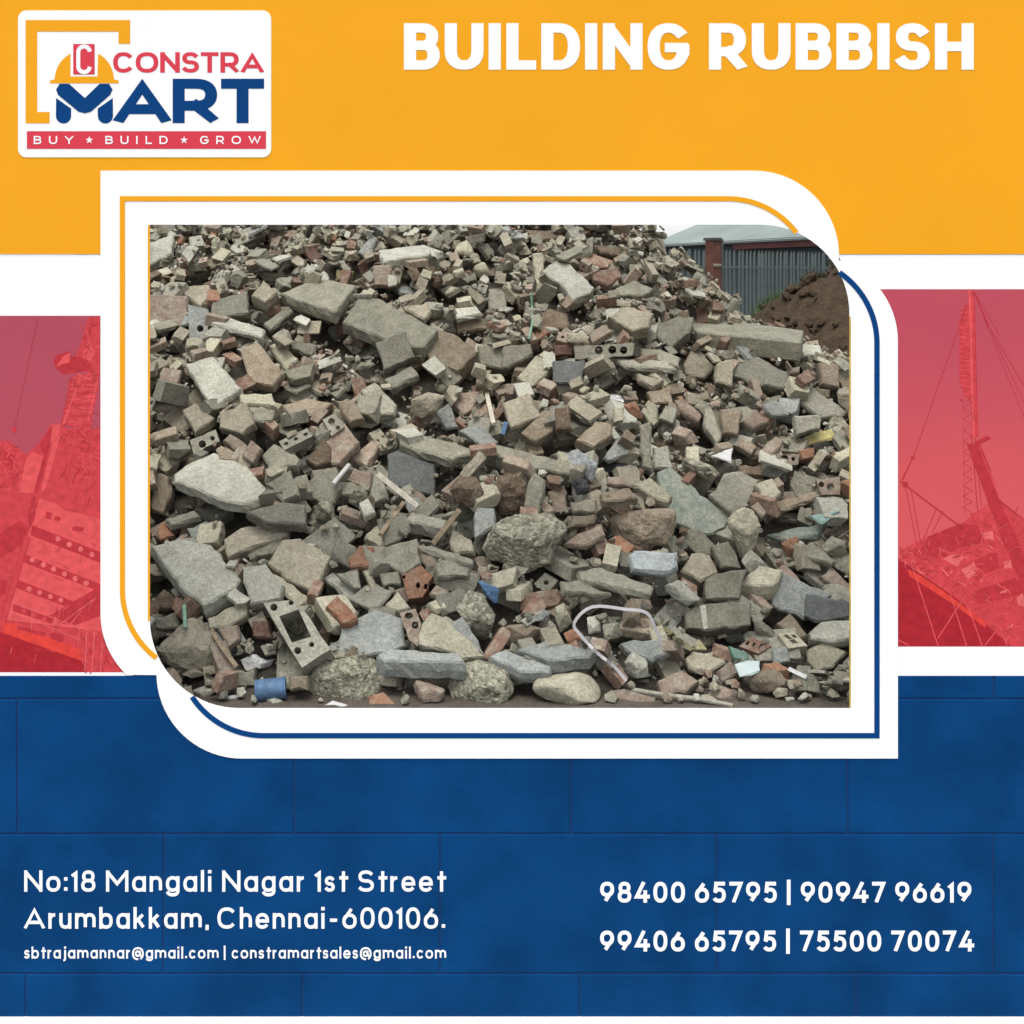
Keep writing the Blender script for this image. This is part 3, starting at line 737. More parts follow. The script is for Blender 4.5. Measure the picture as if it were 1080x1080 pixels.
pb = board('flyer_print_panel', [[(916,305),(1200,305),(1200,682),(916,682)]], WALL_Y+0.0058, 0.0003, MATS['print_sky_b'])
tag(pb, 'red tinted flyer print of a crane mast with guy wires above a steel structure', 'poster')
pr = Print(); T6 = lambda pts: [(930 + x/5.14, 290 + y/5.14) for x, y in pts]; T7 = lambda pts: [(930 + x/5.14, 490 + y/5.14) for x, y in pts]
pr.poly('M', T6([(472,80),(500,88),(510,300),(515,560),(520,880),(488,890),(485,700),(440,640),(420,570),(420,250),(440,180),(470,150)]))
pr.line('L', *T6([(477,82),(492,700)]), 2.4); pr.line('L', *T6([(492,690),(500,890)]), 2.0); pr.line('D', *T6([(500,88),(513,560)]), 0.8); pr.line('D', *T6([(513,560),(521,880)]), 0.8)
for k in range(40):
    y = 180 + k * 13; pr.line('D' if k % 2 else 'L', *T6([(425 if k < 34 else 440, y), (480, y + r.uniform(-14, 14))]), 0.5)
for k in range(20):
    y = 690 + k * 30; a, b = ((440, y), (490, y + 30)) if k % 2 else ((490, y), (440, y + 30)); pr.line('D', *T6([a, b]), 0.6)
pr.line('M', *T6([(438,690),(450,1290)]), 0.8); pr.line('D', *T6([(488,880),(520,1290)]), 0.9); pr.line('D', *T6([(505,880),(540,1250)]), 0.8)
pr.line('D', *T6([(425,678),(440,678)]), 2.2)
for a, b, w in (((465,150),(172,985),0.8),((172,985),(110,1110),1.2),((500,90),(580,285),1.6),((560,250),(771,770),0.6),((585,285),(1300,1500),0.6),((590,300),(771,690),0.6),((500,90),(640,330),0.5)): pr.line('D', *T6([a, b]), w)
pr.poly('D', T6([(155,985),(175,980),(180,1000),(160,1003)]))
pr.poly('D', T6([(500,905),(575,870),(592,888),(520,925)]))
pr.poly('M', T7([(92,470),(250,390),(430,320),(580,210),(640,195),(771,310),(1300,600),(1300,985),(700,985),(380,720),(120,520)]))
pr.poly('D', T7([(250,390),(430,320),(520,330),(560,420),(420,450),(320,510),(200,480)])); pr.poly('D', T7([(490,690),(720,615),(771,640),(771,700),(520,760)])); pr.poly('D', T7([(500,520),(620,470),(640,560),(540,600)]))
for q in ([(330,510),(400,480),(450,500),(400,550)], [(430,570),(500,530),(515,580),(470,620)], [(550,370),(600,360),(610,410),(560,400)], [(660,530),(700,515),(705,560),(665,565)], [(730,720),(771,690),(771,770),(740,760)], [(640,690),(680,675),(675,695),(640,700)]): pr.poly('P', T7(q))
for k in range(150):
    x = r.uniform(110, 771); lo = max(210, 480 - (x - 92) * 0.55) if x < 580 else 220 + (x - 640) * 0.3; hi = 510 + (x - 92) * 0.75
    y = r.uniform(lo, min(hi, 975)); pr.line(r.choice('PLDDL'), *T7([(x, y), (x + r.uniform(-45, 45), y + r.uniform(-30, 45))]), r.uniform(0.4, 1.5))
pr.poly('D', T6([(462,918),(530,910),(600,1080)]) + T7([(575,0),(640,190),(700,330),(771,480),(900,700),(900,900),(771,720),(740,610),(650,400),(500,0)]))
pr.line('L', *(T6([(525,925)]) + T7([(640,190)])), 0.7)
pr.poly('X', T7([(-60,470),(92,515),(170,565),(400,722),(700,983),(-60,983)]))
pr.poly('O', T7([(140,565),(230,615),(290,655),(380,720),(570,860),(560,882),(370,745),(290,695),(150,605)]))
for a, b in (((170,565),(305,983)),((370,700),(460,983)),((465,760),(545,983)),((305,940),(460,700)),((640,880),(680,983)),((92,950),(150,983)),((560,980),(620,900))): pr.line('L', *T7([a, b]), 1.1)
for a, b, w in (((100,90),(470,370),1.3),((130,130),(190,430),0.6),((160,140),(212,430),0.6),((300,230),(215,430),0.6),((330,250),(275,370),0.6),((150,0),(110,90),0.8),((640,195),(771,300),1.2),((771,310),(1300,650),1.2),((740,230),(700,300),0.8),((771,350),(730,400),0.7)): pr.line('D', *T7([a, b]), w)
pr.dot('D', 955, 511, 3.2)
for k in range(220):     # fine steelwork
    x = r.uniform(110, 1250); lo = max(215, 480 - (x - 92) * 0.55) if x < 580 else 230 + (x - 640) * 0.3; hi = min(500 + (x - 92) * 0.75, 970)
    y = r.uniform(lo, max(lo + 5, hi)); dx, dy = r.choice(((50, -30), (40, 32), (8, 45), (55, 5))); t = r.uniform(.4, 1.2)
    pr.line(r.choice('DDDPL'), *T7([(x, y), (x + dx*t, min(y + dy*t, 980))]), r.uniform(0.25, 0.6))
pr.build(pb)
# ================================================================ THE RUBBLE HEAP
GX0, GX1, GY0, GY1, RES = -6.6, 5.4, 6.72, 13.6, 0.025
NX, NY = int((GX1 - GX0) / RES), int((GY1 - GY0) / RES)
gx = GX0 + (np.arange(NX) + 0.5) * RES; gy = GY0 + (np.arange(NY) + 0.5) * RES
XX, YY = np.meshgrid(gx, gy)            # [iy, ix]
def smoother(a, b, x): t = np.clip((x - a) / (b - a), 0, 1); return t * t * (3 - 2 * t)
def heap_base(x, y):
    foot = 6.98 + 0.52 * smoother(0.5, 2.0, x)
    crest = np.interp(x, [-6.5, -5.6, -3.4, 0.85, 1.22, 1.52, 2.2, 3.0, 4.2, 5.2], [0, 0.5, 3.1, 3.25, 2.70, 2.34, 1.93, 1.5, 0.7, 0.0])
    sl = 0.735 * np.maximum(y - foot, 0) ** 1.0
    back = crest - 0.7 * np.maximum(y - (foot + crest / 0.735 + 0.6), 0)
    k = 0.12
    z = -k * np.log(np.exp(-sl / k) + np.exp(-crest / k) + np.exp(-np.maximum(back, 0.0) / k))
    z = np.maximum(z, 0)
    w = 0.06 * np.sin(1.9 * x + 0.7) * np.cos(1.6 * y + x) + 0.035 * np.sin(4.3 * x - 2.2 * y)
    return np.where(y > foot, z + w * np.clip(z * 2, 0, 1), 0)
DEPTH = 0.16
H = np.maximum(heap_base(XX, YY) - DEPTH * np.clip(heap_base(XX, YY) * 3, 0, 1), 0.0)
H0 = H.copy()

def ih(x, y):
    return int((y - GY0) / RES), int((x - GX0) / RES)
def surf(px, py):
    """where the ray through a photograph pixel meets the heap as built so far"""
    Ys = np.arange(GY0 + 0.02, GY1 - 0.05, 0.015)
    xs = (px - 540) / F * Ys; zs = ZC + (HOR - py) / F * Ys
    ix = np.clip(((xs - GX0) / RES).astype(int), 0, NX - 1); iy = np.clip(((Ys - GY0) / RES).astype(int), 0, NY - 1)
    hit = np.nonzero(zs <= H[iy, ix])[0]
    if len(hit): k = hit[0]
    else: k = int(np.argmin(zs - H[iy, ix]))
    return Vector((xs[k], Ys[k], zs[k]))
def proj(p): return (540 + F * p[0] / p[1], HOR - F * (p[2] - ZC) / p[1])
def smooth_normal(x, y):
    e = 0.12; hx = (heap_base(np.float64(x + e), np.float64(y)) - heap_base(np.float64(x - e), np.float64(y))) / (2 * e)
    hy = (heap_base(np.float64(x), np.float64(y + e)) - heap_base(np.float64(x), np.float64(y - e))) / (2 * e)
    return Vector((-hx, -hy, 1)).normalized()
def raise_h(pts):
    """pts: (n,3) array of surface samples"""
    ix = ((pts[:, 0] - GX0) / RES).astype(int); iy = ((pts[:, 1] - GY0) / RES).astype(int)
    ok = (ix >= 0) & (ix < NX) & (iy >= 0) & (iy < NY)
    np.maximum.at(H, (iy[ok], ix[ok]), pts[ok, 2])

# ---- piece shapes (shared by all pieces of a kind)
def shape_box(a, b, c, seed, chip=0.5, rough=0.005, seg=0.03, cuts=2, bev=0.0045):
    """worn, chipped block a x b x c, origin at its centre"""
    r = random.Random(seed); bm = bmesh.new()
    nx, ny, nz = (max(2, min(8, int(round(d / seg)))) for d in (a, b, c))
    bmesh.ops.create_cube(bm, size=1)
    bmesh.ops.scale(bm, vec=(a, b, c), verts=bm.verts)
    planes = []
    for k in range(cuts):
        n = Vector((r.choice((-1,1)) * r.uniform(.3,1), r.choice((-1,1)) * r.uniform(.3,1), r.choice((-1,1)) * r.uniform(.2,1) )).normalized()
        d = (abs(n.x)*a + abs(n.y)*b + abs(n.z)*c) / 2 * (1 - r.uniform(0.08, 0.30) * chip)
        planes.append((n * d, n))
    if r.random() < chip:      # a broken end, roughly across the length
        n = Vector((r.choice((-1,1)), r.uniform(-.45,.45), r.uniform(-.35,.35))).normalized()
        planes.append((Vector((n.x * a * r.uniform(0.30, 0.46), 0, 0)), n))
    for co, n in planes:
        res = bmesh.ops.bisect_plane(bm, geom=bm.verts[:] + bm.edges[:] + bm.faces[:], plane_co=co, plane_no=n, clear_outer=True)
        ed = [g for g in res['geom_cut'] if isinstance(g, bmesh.types.BMEdge)]
        if ed: bmesh.ops.holes_fill(bm, edges=ed)
    bmesh.ops.bevel(bm, geom=bm.edges[:], offset=bev, segments=1, affect='EDGES', clamp_overlap=True)
    big = [e for e in bm.edges if e.calc_length() > 0.045]
    if big: bmesh.ops.subdivide_edges(bm, edges=big, cuts=2 if max(a, b, c) > 0.18 else 1, use_grid_fill=True)
    sv = Vector((r.uniform(0,50), r.uniform(0,50), r.uniform(0,50)))
    for v in bm.verts:
        v.co += v.co.normalized() * (mnoise.noise(v.co * 14 + sv) * rough + mnoise.noise(v.co * 45 + sv) * rough * 0.6)
    bmesh.ops.recalc_face_normals(bm, faces=bm.faces)
    me = bpy.data.meshes.new('piece'); bm.to_mesh(me); bm.free(); return me
def shape_chunk(a, b, c, seed, sub=2, rough=0.14, cuts=11):
    r = random.Random(seed); bm = bmesh.new()
    bmesh.ops.create_icosphere(bm, subdivisions=sub, radius=0.62)
    for k in range(cuts):
        n = Vector((r.gauss(0,1), r.gauss(0,1), r.gauss(0,1))).normalized(); d = r.uniform(0.27, 0.46)
        for v in bm.verts:
            t = v.co.dot(n) - d
            if t > 0: v.co -= n * t * 0.93
    sv = Vector((r.uniform(0,50), r.uniform(0,50), r.uniform(0,50)))
    for v in bm.verts:
        v.co += v.co.normalized() * (mnoise.noise(v.co * 3.5 + sv) * rough + mnoise.noise(v.co * 9 + sv) * rough * 0.5)
        v.co.x *= a; v.co.y *= b; v.co.z *= c
    me = bpy.data.meshes.new('piece'); bm.to_mesh(me); bm.free(); return me
def shape_tile(a, b, c, seed):
    """curved fragment of a clay tile"""
    r = random.Random(seed); n = 8; vs = []; rad = b * r.uniform(0.55, 0.9); sp = min(2.6, b / rad)
    for s in (0, 1):
        for i in range(n + 1):
            t = -sp/2 + sp * i / n
            for x in (-a/2 * r.uniform(0.75, 1.05), a/2 * r.uniform(0.75, 1.05)):
                rr = rad - s * c; vs.append((x, rr * math.sin(t), rr * math.cos(t) - rad + c))
    m = (n + 1) * 2; fs = []
    for i in range(n):
        fs += [(2*i, 2*i+1, 2*i+3, 2*i+2), (m+2*i, m+2*i+2, m+2*i+3, m+2*i+1), (2*i, 2*i+2, m+2*i+2, m+2*i), (2*i+1, m+2*i+1, m+2*i+3, 2*i+3)]
    fs += [(0, m, m+1, 1), (2*n, 2*n+1, m+2*n+1, m+2*n)]
    me = bpy.data.meshes.new('piece'); me.from_pydata(vs, [], fs); return me
def shape_pierced(a, b, c, holes, rr, seed):
    """brick with round holes through its thickness c"""
    bm = bmesh.new(); r = random.Random(seed); j = lambda: r.uniform(-0.004, 0.004)
    loops = [[(-a/2+j(),-b/2+j()),(a/2+j(),-b/2+j()),(a/2+j(),b/2+j()),(-a/2+j(),b/2+j())]]
    for k in range(holes):
        cx = -a/2 + a * (k + 0.5) / holes
        loops.append([(cx + rr*math.cos(t*math.pi/5), rr*math.sin(t*math.pi/5)) for t in range(10)])
    top = fill_loops(bm, [[(x, y, c/2) for x, y in lp] for lp in loops]); bot = fill_loops(bm, [[(x, y, -c/2) for x, y in lp] for lp in loops])
    for p, q in zip(top, bot):
        for i in range(len(p)): bm.faces.new((p[i], p[(i+1) % len(p)], q[(i+1) % len(p)], q[i]))
    bmesh.ops.recalc_face_normals(bm, faces=bm.faces)
    me = bpy.data.meshes.new('piece'); bm.to_mesh(me); bm.free(); return me

def samples(a, b, c, step=0.018):
    na, nb, nc = (max(2, int(d / step)) for d in (a, b, c))
    u = np.linspace(-a/2, a/2, na); v = np.linspace(-b/2, b/2, nb); w = np.linspace(-c/2, c/2, nc)
    pts = []
    for z in (-c/2, c/2): g = np.array(np.meshgrid(u, v, [z])).reshape(3, -1).T; pts.append(g)
    for y in (-b/2, b/2): g = np.array(np.meshgrid(u, [y], w)).reshape(3, -1).T; pts.append(g)
    for x in (-a/2, a/2): g = np.array(np.meshgrid([x], v, w)).reshape(3, -1).T; pts.append(g)
    return np.vstack(pts) * 0.94
# kind: shapes, dims, materials with weights, adjective per material
LIB = {}
def lib(kind, dims_list, maker, mats): LIB[kind] = ([(d, maker(d, i), samples(*d)) for i, d in enumerate(dims_list)], mats)
q = random.Random(3)
lib('brick', [(0.215*q.uniform(.93,1.0), 0.103, 0.066) for _ in range(8)], lambda d, i: shape_box(*d, 100+i, 0.28, 0.0035), dict(pink=.30, brick=.20, orange=.02, cream=.17, beige=.20, tan=.11))
lib('broken_brick', [(q.uniform(.09,.16), 0.102, 0.066) for _ in range(12)], lambda d, i: shape_box(*d, 200+i, 0.9, 0.009, cuts=3), dict(pink=.30, brick=.22, orange=.02, beige=.23, tan=.13, brown=.10))
lib('concrete_block', [(q.uniform(.24,.40), q.uniform(.16,.21), q.uniform(.08,.12)) for _ in range(8)], lambda d, i: shape_box(*d, 300+i, 0.7, 0.008, cuts=3), dict(grey=.45, olive=.30, beige=.15, bluegrey=.10))
lib('block_fragment', [(q.uniform(.13,.24), q.uniform(.10,.16), q.uniform(.06,.11)) for _ in range(14)], lambda d, i: shape_box(*d, 400+i, 1.0, 0.010, cuts=4), dict(grey=.30, olive=.25, beige=.2, pale=.12, cream=.08, bluegrey=.05))
lib('concrete_chunk', [(q.uniform(.11,.24), q.uniform(.10,.18), q.uniform(.08,.14)) for _ in range(14)], lambda d, i: shape_box(*d, 500+i, 1.55, 0.014, cuts=7, bev=0.005) if i % 4 else shape_chunk(*d, 500+i), dict(agg=.22, grey=.26, olive=.24, beige=.2, cream=.08))
lib('slab_fragment', [(q.uniform(.16,.34), q.uniform(.11,.22), q.uniform(.025,.05)) for _ in range(12)], lambda d, i: shape_box(*d, 600+i, 1.2, 0.006, cuts=4, bev=0.005), dict(grey=.28, pale=.22, olive=.25, bluegrey=.1, beige=.15))
lib('tile_shard', [(q.uniform(.12,.2), q.uniform(.09,.15), 0.014) for _ in range(8)], lambda d, i: shape_tile(*d, 700+i), dict(pale=.4, cream=.35, beige=.25))
lib('pierced_brick', [(0.21, 0.10, 0.066), (0.15, 0.10, 0.066), (0.11, 0.10, 0.07)], lambda d, i: shape_pierced(*d, 3-i, 0.017, i), dict(pink=.35, beige=.35, grey=.3))
lib('shard', [(q.uniform(.07,.14), q.uniform(.045,.09), q.uniform(.012,.028)) for _ in range(12)], lambda d, i: shape_box(*d, 900+i, 1.2, 0.005, cuts=3, bev=0.003), dict(pale=.3, cream=.3, beige=.2, grey=.2))
lib('stone', [(q.uniform(.05,.10), q.uniform(.045,.08), q.uniform(.035,.06)) for _ in range(14)], lambda d, i: shape_chunk(*d, 800+i, sub=1, rough=0.16), dict(grey=.3, olive=.2, beige=.2, pink=.12, brick=.08, pale=.1))
ADJ = dict(grey='grey', olive='olive grey', pale='pale grey', cream='cream', beige='dusty beige', tan='dusty tan', bluegrey='bluish grey', agg='pebbly', pink='dusty pink', brick='dull red', orange='orange red', brown='brown', slate='dark slate', darkred='dark red')
def wpick(r, d):
    t = r.random() * sum(d.values())
    for k, v in d.items():
        t -= v
        if t <= 0: return k
    return k

placed = []    # dicts of loose pieces
def drop(kind, x, y, r, wild=0.15, tilt=22, sink=0.90, max_rise=None):
    shapes, mats = LIB[kind]; d, me, sm = r.choice(shapes)
    n = smooth_normal(x, y)
    if r.random() < wild: n = Vector((r.gauss(0,1), r.gauss(0,1) - 0.3, r.gauss(0,1)))
    else: n = n + Vector((r.gauss(0,1), r.gauss(0,1), r.gauss(0,1))) * math.tan(R(tilt)) * 0.6
    n.normalize()
    rot = Vector((0,0,1)).rotation_difference(n).to_matrix() @ Matrix.Rotation(r.uniform(0, 2*math.pi), 3, 'Z')
    if kind in ('brick', 'broken_brick') and r.random() < 0.35: rot = rot @ Matrix.Rotation(math.pi/2, 3, 'X')
    s = r.uniform(0.82, 1.12) * float(np.interp(y, [8.6, 10.2], [1.0, 0.78]))
    pts = sm @ np.array(rot).T * s
    ix = ((pts[:,0] + x - GX0) / RES).astype(int); iy = ((pts[:,1] + y - GY0) / RES).astype(int)
    if ix.min() < 0 or iy.min() < 0 or ix.max() >= NX or iy.max() >= NY: return None
    gap = H[iy, ix] - pts[:,2]
    lo = pts[:,2] < np.quantile(pts[:,2], 0.55)
    z = float(np.quantile(gap[lo], sink))
    if max_rise is not None and z - float(heap_base(np.float64(x), np.float64(y))) > max_rise: return None
    pos = Vector((x, y, z)); pts = pts + np.array(pos)
    return dict(kind=kind, me=me, mat=wpick(r, mats), pos=pos, rot=rot, s=s, pts=pts, d=d)
def corners(p):
    a, b, c = (t * p['s'] / 2 for t in p['d'])
    return [p['pos'] + p['rot'] @ Vector((i*a, j*b, k*c)) for i in (-1,1) for j in (-1,1) for k in (-1,1)]
def in_view(p, m=0):
    u, v = proj(p); return 158 - m < u < 896 + m and 225 - m < v < 750 + m

r1 = random.Random(21)
def scatter(n, weights, xr=(-3.5, 3.5), yr=(6.95, 12.2), margin=110, check=None, **kw):
    done = tries = 0
    while done < n and tries < n * 12:
        tries += 1
        x, y = r1.uniform(*xr), r1.uniform(*yr)
        hb = float(heap_base(np.float64(x), np.float64(y)))
        u, v = proj((x, y, hb))
        if not (158 - margin < u < 896 + margin and 190 < v < 760): continue
        if hb < 0.03 and not kw.get('bare') and r1.random() > 0.12: continue
        if hb > 1.4 and 7 < y and kw.get('small_top') and r1.random() < 0.3: continue
        p = drop(wpick(r1, weights), x, y, r1, **{k: w for k, w in kw.items() if k not in ('small_top', 'bare')})
        if p is None or (check and not check(p)): continue
        raise_h(p['pts']); placed.append(p); done += 1
scatter(300, dict(concrete_block=.22, block_fragment=.3, concrete_chunk=.28, slab_fragment=.2), max_rise=0.16)
scatter(1350, dict(brick=.31, broken_brick=.22, block_fragment=.20, concrete_chunk=.10, slab_fragment=.14, pierced_brick=.03), max_rise=0.20)
# ---- pieces that can be picked out one by one.  Outlines in tiles of the photograph, 5.4 units to a pixel.
TILE = dict(Z1=(150,230), Z2=(340,230), Z3=(530,230), Z4=(700,230), Z5=(150,410), Z6=(340,410), Z7=(530,410), Z8=(700,410),
            B1=(150,570), B2=(340,570), B3=(530,570), B4=(700,570))
def T(t, pts): ox, oy = TILE[t]; return [(ox + x/5.4, oy + y/5.4) for x, y in pts]
HPTS = []
heroes = []     # dict(poly, depth, pos, obj, lm)
def frame_of(n):
    e1 = Vector((0,0,1)).cross(n)
    if e1.length < 1e-3: e1 = Vector((1,0,0))
    e1.normalize(); return e1, n.cross(e1)
def pip(poly, u, v):
    c = False; j = len(poly) - 1
    for i in range(len(poly)):
        (xi, yi), (xj, yj) = poly[i], poly[j]
        if (yi > v) != (yj > v) and u < (xj - xi) * (v - yi) / (yj - yi) + xi: c = not c
        j = i
    return c
hseed = [1000]
def finish(o, name, desc, cat, poly, pos, lm):
    o['_desc'] = desc; heroes.append(dict(o=o, poly=poly, pos=pos, lm=lm, desc=desc, cat=cat, name=name))
    return o
def plate(tile, pts, tilt, th, mat, name, desc, cat, az=0, lm=None, lift=0.35, rough=0.009, bev=0.011, holes=(), hole_depth=None):
    """a broken slab or block: outline of its seen face, the face's tilt from level, its thickness"""
    hseed[0] += 1; r = random.Random(hseed[0])
    poly = T(tile, pts); cx = sum(p[0] for p in poly)/len(poly); cy = sum(p[1] for p in poly)/len(poly)
    n = Vector((math.sin(R(tilt))*math.sin(R(az)), -math.sin(R(tilt))*math.cos(R(az)), math.cos(R(tilt))))
    hits = [surf(cx, cy)] + [surf(cx + (u-cx)*0.7, cy + (v-cy)*0.7) for u, v in poly]
    base = surf(cx, cy)
    # bring the face far enough forward that it is not buried by what it lies on
    eye = Vector((0,0,ZC)); need = max((h - base).dot(n) for h in hits)
    base = base + n * min(th * 0.5 + 0.05, max(th * lift, need * 0.75))
    def on_plane(u, v):
        d = Vector(((u-540)/F, 1, (HOR-v)/F)); k = (base - eye).dot(n) / d.dot(n); return eye + d * k
    q3 = [on_plane(u, v) for u, v in poly]
    e1, e2 = frame_of(n); ctr = sum(q3, Vector()) / len(q3)
    p2 = [Vector(((p-ctr).dot(e1), (p-ctr).dot(e2))) for p in q3]
    if sum(p2[i].x*p2[(i+1)%len(p2)].y - p2[(i+1)%len(p2)].x*p2[i].y for i in range(len(p2))) < 0: p2 = p2[::-1]
    out = []
    for i, a in enumerate(p2):
        b = p2[(i+1) % len(p2)]; L = (b-a).length; m = max(1, int(L/0.045)); nrm = Vector(((b-a).y, -(b-a).x)).normalized()
        for k in range(m):
            t = k/m; j = (mnoise.noise(Vector((i*7.3 + t*L*14, hseed[0]*1.7, 0))) * rough * 1.6 + r.uniform(-1,1) * rough*0.5) if k else 0
            out.append(a.lerp(b, t) + nrm * j)
    m = len(out)
    def inset(k):
        res = []
        for i, p in enumerate(out):
            d = (out[(i+1) % m] - out[i-1]).normalized(); res.append(p + Vector((-d.y, d.x)) * k)
        return res
    bev = min(bev, th * 0.3)
    bm = bmesh.new()
    if holes:
        loops = [[(p.x, p.y, 0) for p in out]]
        for hp in holes:
            h3 = [on_plane(u, v) for u, v in T(tile, hp)]
            h2 = [((p-ctr).dot(e1), (p-ctr).dot(e2)) for p in h3]; loops.append([(x, y, 0) for x, y in h2])
        hd = hole_depth or th
        top = fill_loops(bm, loops); bot = fill_loops(bm, [[(x, y, -th) for x, y, z in lp] for lp in loops])
        for p, q_ in zip(top, bot):
            for i in range(len(p)): bm.faces.new((p[i], p[(i+1) % len(p)], q_[(i+1) % len(p)], q_[i]))
    else:
        rings = []
        lv = [(bev*0.9, 0.0), (0.0, -bev), (-rough*0.3, -th*0.5), (0.0, -th+bev), (bev*0.9, -th)]
        for ri, (ins, z) in enumerate(lv):
            rg = []
            for i, p in enumerate(inset(ins)):
                jj = rough * (0.9 if ri == 2 else 0.35)
                rg.append(bm.verts.new((p.x + r.uniform(-jj, jj), p.y + r.uniform(-jj, jj), z + (r.uniform(-jj, jj) if 0 < ri < 4 else r.uniform(-jj, jj)*0.2))))
            rings.append(rg)
        for a, b in zip(rings, rings[1:]):
            for i in range(m): bm.faces.new((a[i], b[i], b[(i+1) % m], a[(i+1) % m]))
        bm.faces.new(rings[0]); bm.faces.new(rings[-1][::-1])
    bmesh.ops.recalc_face_normals(bm, faces=bm.faces)
    o = bm_obj(name, bm, MATS[mat]); M3 = Matrix((e1, e2, n)).transposed().to_4x4(); M3.translation = ctr; o.matrix_world = M3
    # footprint into the height map
    bx = [p.x for p in out]; by = [p.y for p in out]; smp = []
    for x in np.arange(min(bx), max(bx), 0.018):
        for y in np.arange(min(by), max(by), 0.018):
            if pip([(p.x, p.y) for p in out], x, y): smp.append(ctr + e1*float(x) + e2*float(y))
    if smp: HPTS.append(np.array([tuple(v) for v in smp])); raise_h(HPTS[-1])
    return finish(o, name, desc, cat, poly, ctr, lm)
def chunk(tile, pts, depth, mat, name, desc, cat, lm=None, rough=0.05, sub=4, fwd=0.35, box=0.62, cuts=3):
    """rough lump with the outline seen, depth = its depth as a share of its width"""
    hseed[0] += 1; sv = Vector((hseed[0]*1.3 % 50, hseed[0]*2.7 % 50, 4)); r = random.Random(hseed[0])
    poly = T(tile, pts); cx = sum(p[0] for p in poly)/len(poly); cy = sum(p[1] for p in poly)/len(poly)
    base = surf(cx, cy); s = base.y / F
    rad = []
    for k in range(72):
        a = R(k*5); dx, dy = math.cos(a), -math.sin(a); best = 1.0
        for i in range(len(poly)):
            (x1, y1), (x2, y2) = poly[i], poly[(i+1) % len(poly)]
            ex, ey = x2-x1, y2-y1; den = dx*ey - dy*ex
            if abs(den) < 1e-9: continue
            t = ((x1-cx)*ey - (y1-cy)*ex)/den; uu = ((x1-cx)*dy - (y1-cy)*dx)/den
            if t > 0 and -1e-6 <= uu <= 1+1e-6: best = max(best, t)
        rad.append(best*s)
    mean = sum(rad)/72; dep = mean*depth
    bm = bmesh.new(); bmesh.ops.create_icosphere(bm, subdivisions=sub, radius=1)
    for v in bm.verts:
        d = v.co.copy(); a = math.degrees(math.atan2(d.z, d.x)) % 360; k = a/5; k0 = int(k) % 72
        rr = rad[k0]*(1-(k-int(k))) + rad[(k0+1) % 72]*(k-int(k)); h = math.hypot(d.x, d.z)
        hb = h ** box; db = math.copysign(abs(d.y) ** 0.75, d.y)
        v.co = Vector((rr*hb*math.cos(R(a)), dep*db, rr*hb*math.sin(R(a)))) if h > 1e-6 else Vector((0, dep*db, 0))
    for k in range(cuts):
        n = Vector((r.uniform(-.8,.8), -r.uniform(.4,1), r.uniform(-.5,1))).normalized(); dd = dep * r.uniform(0.70, 0.92)
        for v in bm.verts:
            t = v.co.dot(n) - dd
            if t > 0: v.co -= n*t*0.9
    for v in bm.verts:
        c = v.co/max(mean, 1e-3)
        v.co += v.co.normalized()*mean*(mnoise.noise(c*2.2+sv)*rough*1.3 + mnoise.noise(c*6+sv)*rough*0.9 + mnoise.noise(c*15+sv)*rough*0.55)
    o = bm_obj(name, bm, MATS[mat], smooth=(rough < 0.03)); pos = base + (Vector((0,0,ZC)) - base).normalized()*dep*fwd; o.location = pos
    HPTS.append(np.array([tuple(pos + v.co) for v in o.data.vertices])); raise_h(HPTS[-1])
    return finish(o, name, desc, cat, poly, pos, lm)
def stick(tile, pts, w, h, mat, name, desc, cat, off=0.05, lm=None, tube=False, flat=False):
    poly = T(tile, pts)
    if len(poly) > 3:      # bend smoothly through the marks
        q_ = [poly[0]] + poly + [poly[-1]]; poly = []
        for i in range(1, len(q_) - 2):
            for t in (0, .25, .5, .75):
                poly.append(tuple(0.5*(2*q_[i][c] + (q_[i+1][c]-q_[i-1][c])*t + (2*q_[i-1][c]-5*q_[i][c]+4*q_[i+1][c]-q_[i+2][c])*t*t + (3*q_[i][c]-q_[i-1][c]-3*q_[i+1][c]+q_[i+2][c])*t**3) for c in (0, 1)))
        poly.append(q_[-1])
    sf = [surf(u, v) for u, v in poly]; q3 = []
    Ya = [p.y for p in sf]
    for i, (u, v) in enumerate(poly):   # keep the run straight in depth: a lath spans the gaps
        t = i/(len(poly)-1); Y = min(Ya[i], Ya[0]*(1-t)+Ya[-1]*t) - off
        q3.append(P(u, v, Y))
    o0 = sum(q3, Vector())/len(q3); m = MB(); q3 = [p - o0 for p in q3]
    if tube: m.tube(q3, w/2, 8)
    else:
        rings = []
        for i, p in enumerate(q3):
            d = (q3[min(i+1, len(q3)-1)] - q3[max(i-1, 0)]).normalized(); sd = d.cross(Vector((0,-1,0.35))).normalized(); up = sd.cross(d)
            rings.append([p + sd*a*w/2 + up*b*h/2 for a, b in ((-1,-1),(1,-1),(1,1),(-1,1))])
        vs = [v for rg in rings for v in rg]; fs = [(0,1,2,3), tuple(len(vs)-4+i for i in (3,2,1,0))]
        for i in range(len(rings)-1):
            for k in range(4): fs.append((4*i+k, 4*i+4+k, 4*i+4+(k+1) % 4, 4*i+(k+1) % 4))
        m.add(vs, fs)
    o = m.build(name, MATS[mat]); o.location = o0
    return finish(o, name, desc, cat, [(u+a, v+b) for u, v in poly[:1]+poly[-1:] for a, b in ((-1,-1),(1,1))], o0, lm)

